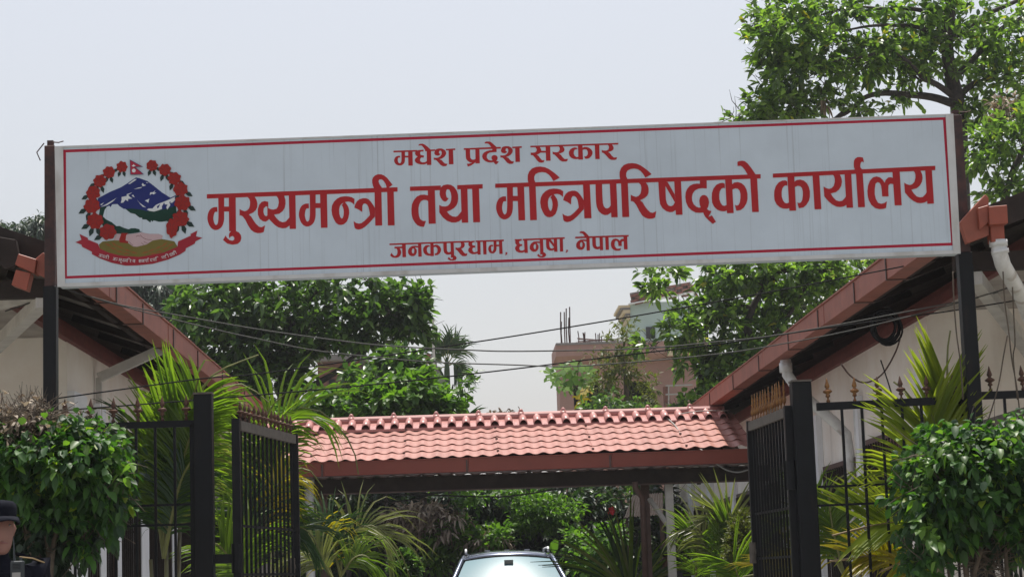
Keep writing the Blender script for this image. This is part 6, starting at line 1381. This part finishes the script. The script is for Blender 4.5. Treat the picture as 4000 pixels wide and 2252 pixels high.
# ------------------------------------------------------------------ people
def person(label, x, Y, height, face_yaw, skin_c, shirt, trouser, hair, cap=None, grp=None):
    t = thing('person', label, 'person', (x, Y, 0)); h = height; s = h/1.75
    skin = mat('skin', skin_c, .55, var=.12, scale=20); cy, sy = math.cos(face_yaw), math.sin(face_yaw)
    def R(v):   # model faces -Y; turn about z
        return Vector((x + (v[0]*cy - v[1]*sy)*s, Y + (v[0]*sy + v[1]*cy)*s, v[2]*s))
    # one continuous body grown with the skin modifier
    J = {'pel':(0,0,.96,.155,.115),'waist':(0,0,1.10,.145,.105),'chest':(0,-.01,1.30,.175,.12),'neckb':(0,0,1.49,.095,.080),'neck':(0,-.01,1.52,.056,.058),'headb':(0,-.015,1.58,.06,.065),
         'shl':(-.18,0,1.435,.085,.08),'shr':(.18,0,1.435,.085,.08),'ell':(-.25,.02,1.14,.056,.056),'elr':(.25,.02,1.14,.056,.056),'wrl':(-.25,-.06,.88,.03,.03),'wrr':(.25,-.06,.88,.03,.03),
         'hil':(-.09,0,.90,.095,.095),'hir':(.09,0,.90,.095,.095),'knl':(-.10,-.02,.50,.058,.06),'knr':(.10,-.02,.50,.058,.06),'anl':(-.105,.02,.09,.038,.04),'anr':(.105,.02,.09,.038,.04),'tol':(-.115,-.15,.035,.04,.025),'tor':(.115,-.15,.035,.04,.025)}
    E = [('pel','waist'),('waist','chest'),('chest','neckb'),('neckb','neck'),('neck','headb'),('chest','shl'),('chest','shr'),('shl','ell'),('shr','elr'),('ell','wrl'),('elr','wrr'),('pel','hil'),('pel','hir'),('hil','knl'),('hir','knr'),('knl','anl'),('knr','anr'),('anl','tol'),('anr','tor')]
    names = list(J); me = bpy.data.meshes.new('body'); me.from_pydata([R(J[n][:3]) for n in names], [(names.index(a), names.index(b)) for a, b in E], [])
    o = link('body', me, None, t); m_ = o.modifiers.new('skin', 'SKIN'); m_.use_smooth_shade = True
    for i, n in enumerate(names): me.skin_vertices[0].data[i].radius = (J[n][3]*s, J[n][4]*s); me.skin_vertices[0].data[i].use_root = (n == 'pel')
    o.modifiers.new('smooth', 'SUBSURF').render_levels = 2; me.materials.append(shirt)
    # hands: palm, four fingers, thumb
    for sd_ in (-1, 1):
        k = MB(); w = (.25*sd_, -.06, .88); pw_ = (.252*sd_, -.085, .80)
        k.tube([R(w), R((w[0],-.075,.85)), R(pw_), R((w[0],-.095,.775))], [.024*s,.034*s,.036*s,.030*s], 8)
        for f in range(4):
            fy = -.125 + .024*f; L_ = (.066,.075,.072,.056)[f]; k.tube([R((w[0],fy+.01,.785)), R((w[0]-.006*sd_,fy,.785-L_*.5)), R((w[0]-.02*sd_,fy+.004,.785-L_)), R((w[0]-.034*sd_,fy+.01,.785-L_*1.3))], [.0095*s,.0088*s,.008*s,.0055*s], 6)
        k.tube([R((w[0],-.10,.835)), R((w[0]-.02*sd_,-.128,.81)), R((w[0]-.03*sd_,-.135,.775))], [.012*s,.011*s,.008*s], 6)
        k.build('hand', skin, t, smooth=True)
    # trousers and shoes over the legs
    k = MB()
    for sd_ in (-1, 1): k.tube([R((sd_*.085,0,1.0)), R((sd_*.095,0,.86)), R((sd_*.105,-.02,.5)), R((sd_*.11,.02,.06))], [.125*s,.112*s,.082*s,.075*s], 12)
    k.build('trousers', trouser, t, smooth=True)
    for sd_ in (-1, 1):
        one('shoe', M['black_paint'], t, lambda k: k.loft([[R((sd_*.11+a, y, z)) for a, z in ((-.045*q,0),(.045*q,0),(.04*q,h_),(-.04*q,h_))] for y, q, h_ in ((.09,.8,.09),(.0,1,.10),(-.10,1.05,.06),(-.19,.7,.035))]))
    # head
    k = MB(); hc = (0, -.02, 1.635); rings = []; n = 20
    prof = [(-.112,.030,.040,-.030),(-.100,.046,.060,-.026),(-.080,.058,.076,-.016),(-.050,.068,.088,-.006),(-.015,.073,.094,0),(.025,.076,.098,.004),(.055,.074,.097,.006),(.080,.064,.085,.008),(.098,.042,.058,.010),(.106,.012,.018,.012)]
    for z, rx, ry, oy in prof:
        rg = []
        for j in range(n):
            a = 2*math.pi*j/n; px, py = rx*math.cos(a), ry*math.sin(a)
            fr = max(0, -math.sin(a))**6
            nose = .022*math.exp(-((z+.022)/.020)**2)*max(0, -math.sin(a))**40 + .010*math.exp(-((z-.005)/.018)**2)*max(0, -math.sin(a))**40
            lip = .006*math.exp(-((z+.062)/.008)**2)*max(0, -math.sin(a))**14
            eye = -.008*math.exp(-((z-.012)/.012)**2)*math.exp(-((abs(math.cos(a))-.42)/.18)**2)*(math.sin(a) < 0)
            chk = .004*math.exp(-((z+.02)/.02)**2)*math.exp(-((abs(math.cos(a))-.6)/.2)**2)*(math.sin(a) < 0)
            py -= nose + lip + eye + chk; rg.append(R((hc[0]+px, hc[1]+oy+py, hc[2]+z)))
        rings.append(rg)
    k.loft(rings); hd = k.build('head', skin, t, smooth=True); hd.modifiers.new('smooth', 'SUBSURF').render_levels = 1
    for sd_ in (-1, 1):
        one('ear', skin, hd, lambda k: k.tube([R((sd_*.074, .0, hc[2]+.02)), R((sd_*.086, .012, hc[2]+.0)), R((sd_*.078, .002, hc[2]-.03))], [.010*s,.015*s,.008*s], 7), smooth=True)
        one('eye', M['window_dark'], hd, lambda k: k.tube([R((sd_*.044, -.092, hc[2]+.012)), R((sd_*.030, -.104, hc[2]+.010)), R((sd_*.018, -.103, hc[2]+.010))], [.002*s,.004*s,.002*s], 6))
        one('eyebrow', hair, hd, lambda k: k.tube([R((sd_*.052, -.090, hc[2]+.030)), R((sd_*.034, -.108, hc[2]+.034)), R((sd_*.014, -.112, hc[2]+.030))], [.002*s,.004*s,.003*s], 6))
    one('mouth', mat('lip', (.22,.08,.07), .5), hd, lambda k: k.tube([R((-.026,-.105,hc[2]-.064)), R((0,-.121,hc[2]-.061)), R((.026,-.105,hc[2]-.064))], [.002*s,.0045*s,.002*s], 6))
    # hair
    k = MB(); rg_ = []
    for z, rx, ry, oy, back in ((-.045,.070,.090,.012,1),(-.01,.078,.098,.012,1),(.03,.082,.104,.012,1),(.060,.080,.105,.008,0),(.088,.068,.092,.008,0),(.106,.042,.06,.01,0),(.114,.01,.015,.012,0)):
        rg = []
        for j in range(n):
            a = 2*math.pi*j/n; f = 1.0
            if back and math.sin(a) < .1: f = .82
            rg.append(R((hc[0]+rx*math.cos(a)*f, hc[1]+oy+ry*math.sin(a)*f, hc[2]+z)))
        rg_.append(rg)
    k.loft(rg_); k.build('hair', hair, hd, smooth=True)
    if cap:
        k = MB(); cr_ = []
        for z, q, l in ((.028,1.09,0),(.050,1.10,0),(.080,1.12,0),(.098,1.08,.0),(.110,.92,0),(.116,.5,0),(.118,.06,0)):
            cr_.append([R((hc[0]+.078*q*math.cos(a), hc[1]+.008+.10*q*math.sin(a)+l, hc[2]+z)) for a in [2*math.pi*j/n for j in range(n)]])
        k.loft(cr_); cp = k.build('cap', cap, t, smooth=True)
        k = MB(); A = []; B = []
        for j in range(13):
            a = math.pi + math.pi*j/12; A.append(R((hc[0]+.088*math.cos(a), hc[1]+.008+.112*math.sin(a), hc[2]+.042))); B.append(R((hc[0]+.084*math.cos(a), hc[1]-.0+.180*math.sin(a), hc[2]+.026 - .014*abs(math.cos(a)))))
        k.add(A+B, [(j, j+1, j+14, j+13) for j in range(12)]); o = k.build('brim', cap, cp, smooth=True); o.modifiers.new('thickness', 'SOLIDIFY').thickness = .006
    # collar
    one('collar', shirt, t, lambda k: k.tube([R((.075*math.cos(a), -.012+.075*math.sin(a), 1.475 - .03*max(0,-math.sin(a)))) for a in [2*math.pi*j/16 for j in range(17)]], .016*s, 6), smooth=True)
    return t, R
M['uniform'] = mat('uniform_cloth', (0.008,0.009,0.016), .9, spec=0.1, var=.25, scale=12, bump=.3, bscale=25)
M['trouser'] = mat('trouser_cloth', (0.02,0.022,0.03), .85, var=.2, scale=12)
M['hair'] = mat('hair', (0.006,0.005,0.005), .6, spec=0.2)
M['grey_shirt'] = mat('grey_shirt', (0.12,0.125,0.14), .85, var=.2, scale=12)
xo_ = P(-24, 2100, 8.7).x
off, R = person('man in dark uniform and peaked cap at the lower left corner wearing a radio', xo_, 8.7, 1.765, math.radians(30), (0.26,0.125,0.095), M['uniform'], M['trouser'], M['hair'], cap=M['uniform'])
one('epaulette', M['uniform'], off, lambda k: k.loft([[R((.09+a, y, 1.525-a*.28)) for a, y in ((0,-.035),(.12,-.03),(.12,.03),(0,.035))], [R((.09+a, y, 1.535-a*.28)) for a, y in ((0,-.035),(.12,-.03),(.12,.03),(0,.035))]]))
one('piping', M['rachis_tan'], off, lambda k: k.tube([R((.085,-.072,1.515)), R((.14,-.078,1.508)), R((.20,-.06,1.487))], .0035, 6))
# chest radio
rc = P(68, 2222, 8.52)
rad = thing('two_way_radio', 'black hand radio with keypad and antenna on the uniformed man', 'radio', rc)
M['radio'] = mat('radio_plastic', (0.02,0.028,0.033), .4)
def rb_(k, x0, z0, x1, z1, y0, y1): k.box((rc.x+x0, rc.y+y0, rc.z+z0), (rc.x+x1, rc.y+y1, rc.z+z1))
bevel(one('body', M['radio'], rad, lambda k: rb_(k, -.026,-.11,.026,.035, -.015,.02)), .004)
one('antenna', M['radio'], rad, lambda k: k.tube([rc+Vector((-.012,0,.035)), rc+Vector((-.013,0,.06)), rc+Vector((-.016,0,.13))], [.006,.004,.002], 6))
one('knob', M['radio'], rad, lambda k: k.tube([rc+Vector((.014,0,.035)), rc+Vector((.014,0,.05))], .006, 8))
one('display', M['cable_grey'], rad, lambda k: rb_(k, -.018,-.032,.016,-.012, -.018,-.0151))
for r_ in range(3):
    for c_ in range(4): one('key', M['pilaster'], rad, lambda k: rb_(k, -.020+.011*c_, -.052-.014*r_, -.013+.011*c_, -.045-.014*r_, -.018,-.0151))
one('speaker_grille', M['black_paint'], rad, lambda k: [rb_(k, -.016, .002+.006*i, .016, .004+.006*i, -.017,-.0151) for i in range(4)])
x2 = P(2622, 2210, 24.6).x
person('dark-haired person in grey shirt standing behind the white canopy post', x2, 24.6, 1.63, math.radians(-70), (0.16,0.08,0.05), M['grey_shirt'], M['trouser'], M['hair'])

GROUPS = {'sign_post': 'posts carrying the signboard', 'fence_panel': 'black iron fence panels with spear finials', 'gate_leaf': 'open black gate leaves',
          'office_building': 'white roadside office buildings', 'overhead_cable': 'cables strung across the entrance', 'canopy_cable': 'black cables under the canopy',
          'roof_wire': 'pale wires on the canopy roof', 'slack_cable': 'slack cables on the right wall', 'dry_vine': 'dry vines hanging by the right post',
          'tree': 'trees around the entrance', 'shrub': 'shrubs in the garden', 'areca_palm': 'areca palms by the gate', 'hedge_bush': 'weeping fig bushes flanking the gate',
          'house': 'houses beyond the compound', 'boundary_wall': 'boundary walls beyond the canopy', 'person': 'people at the entrance'}
for o in list(COL.objects):
    if o.parent is None and 'label' in o and o.name.split('.')[0] in GROUPS: o['group'] = GROUPS[o.name.split('.')[0]]
add_haze(0.0005)
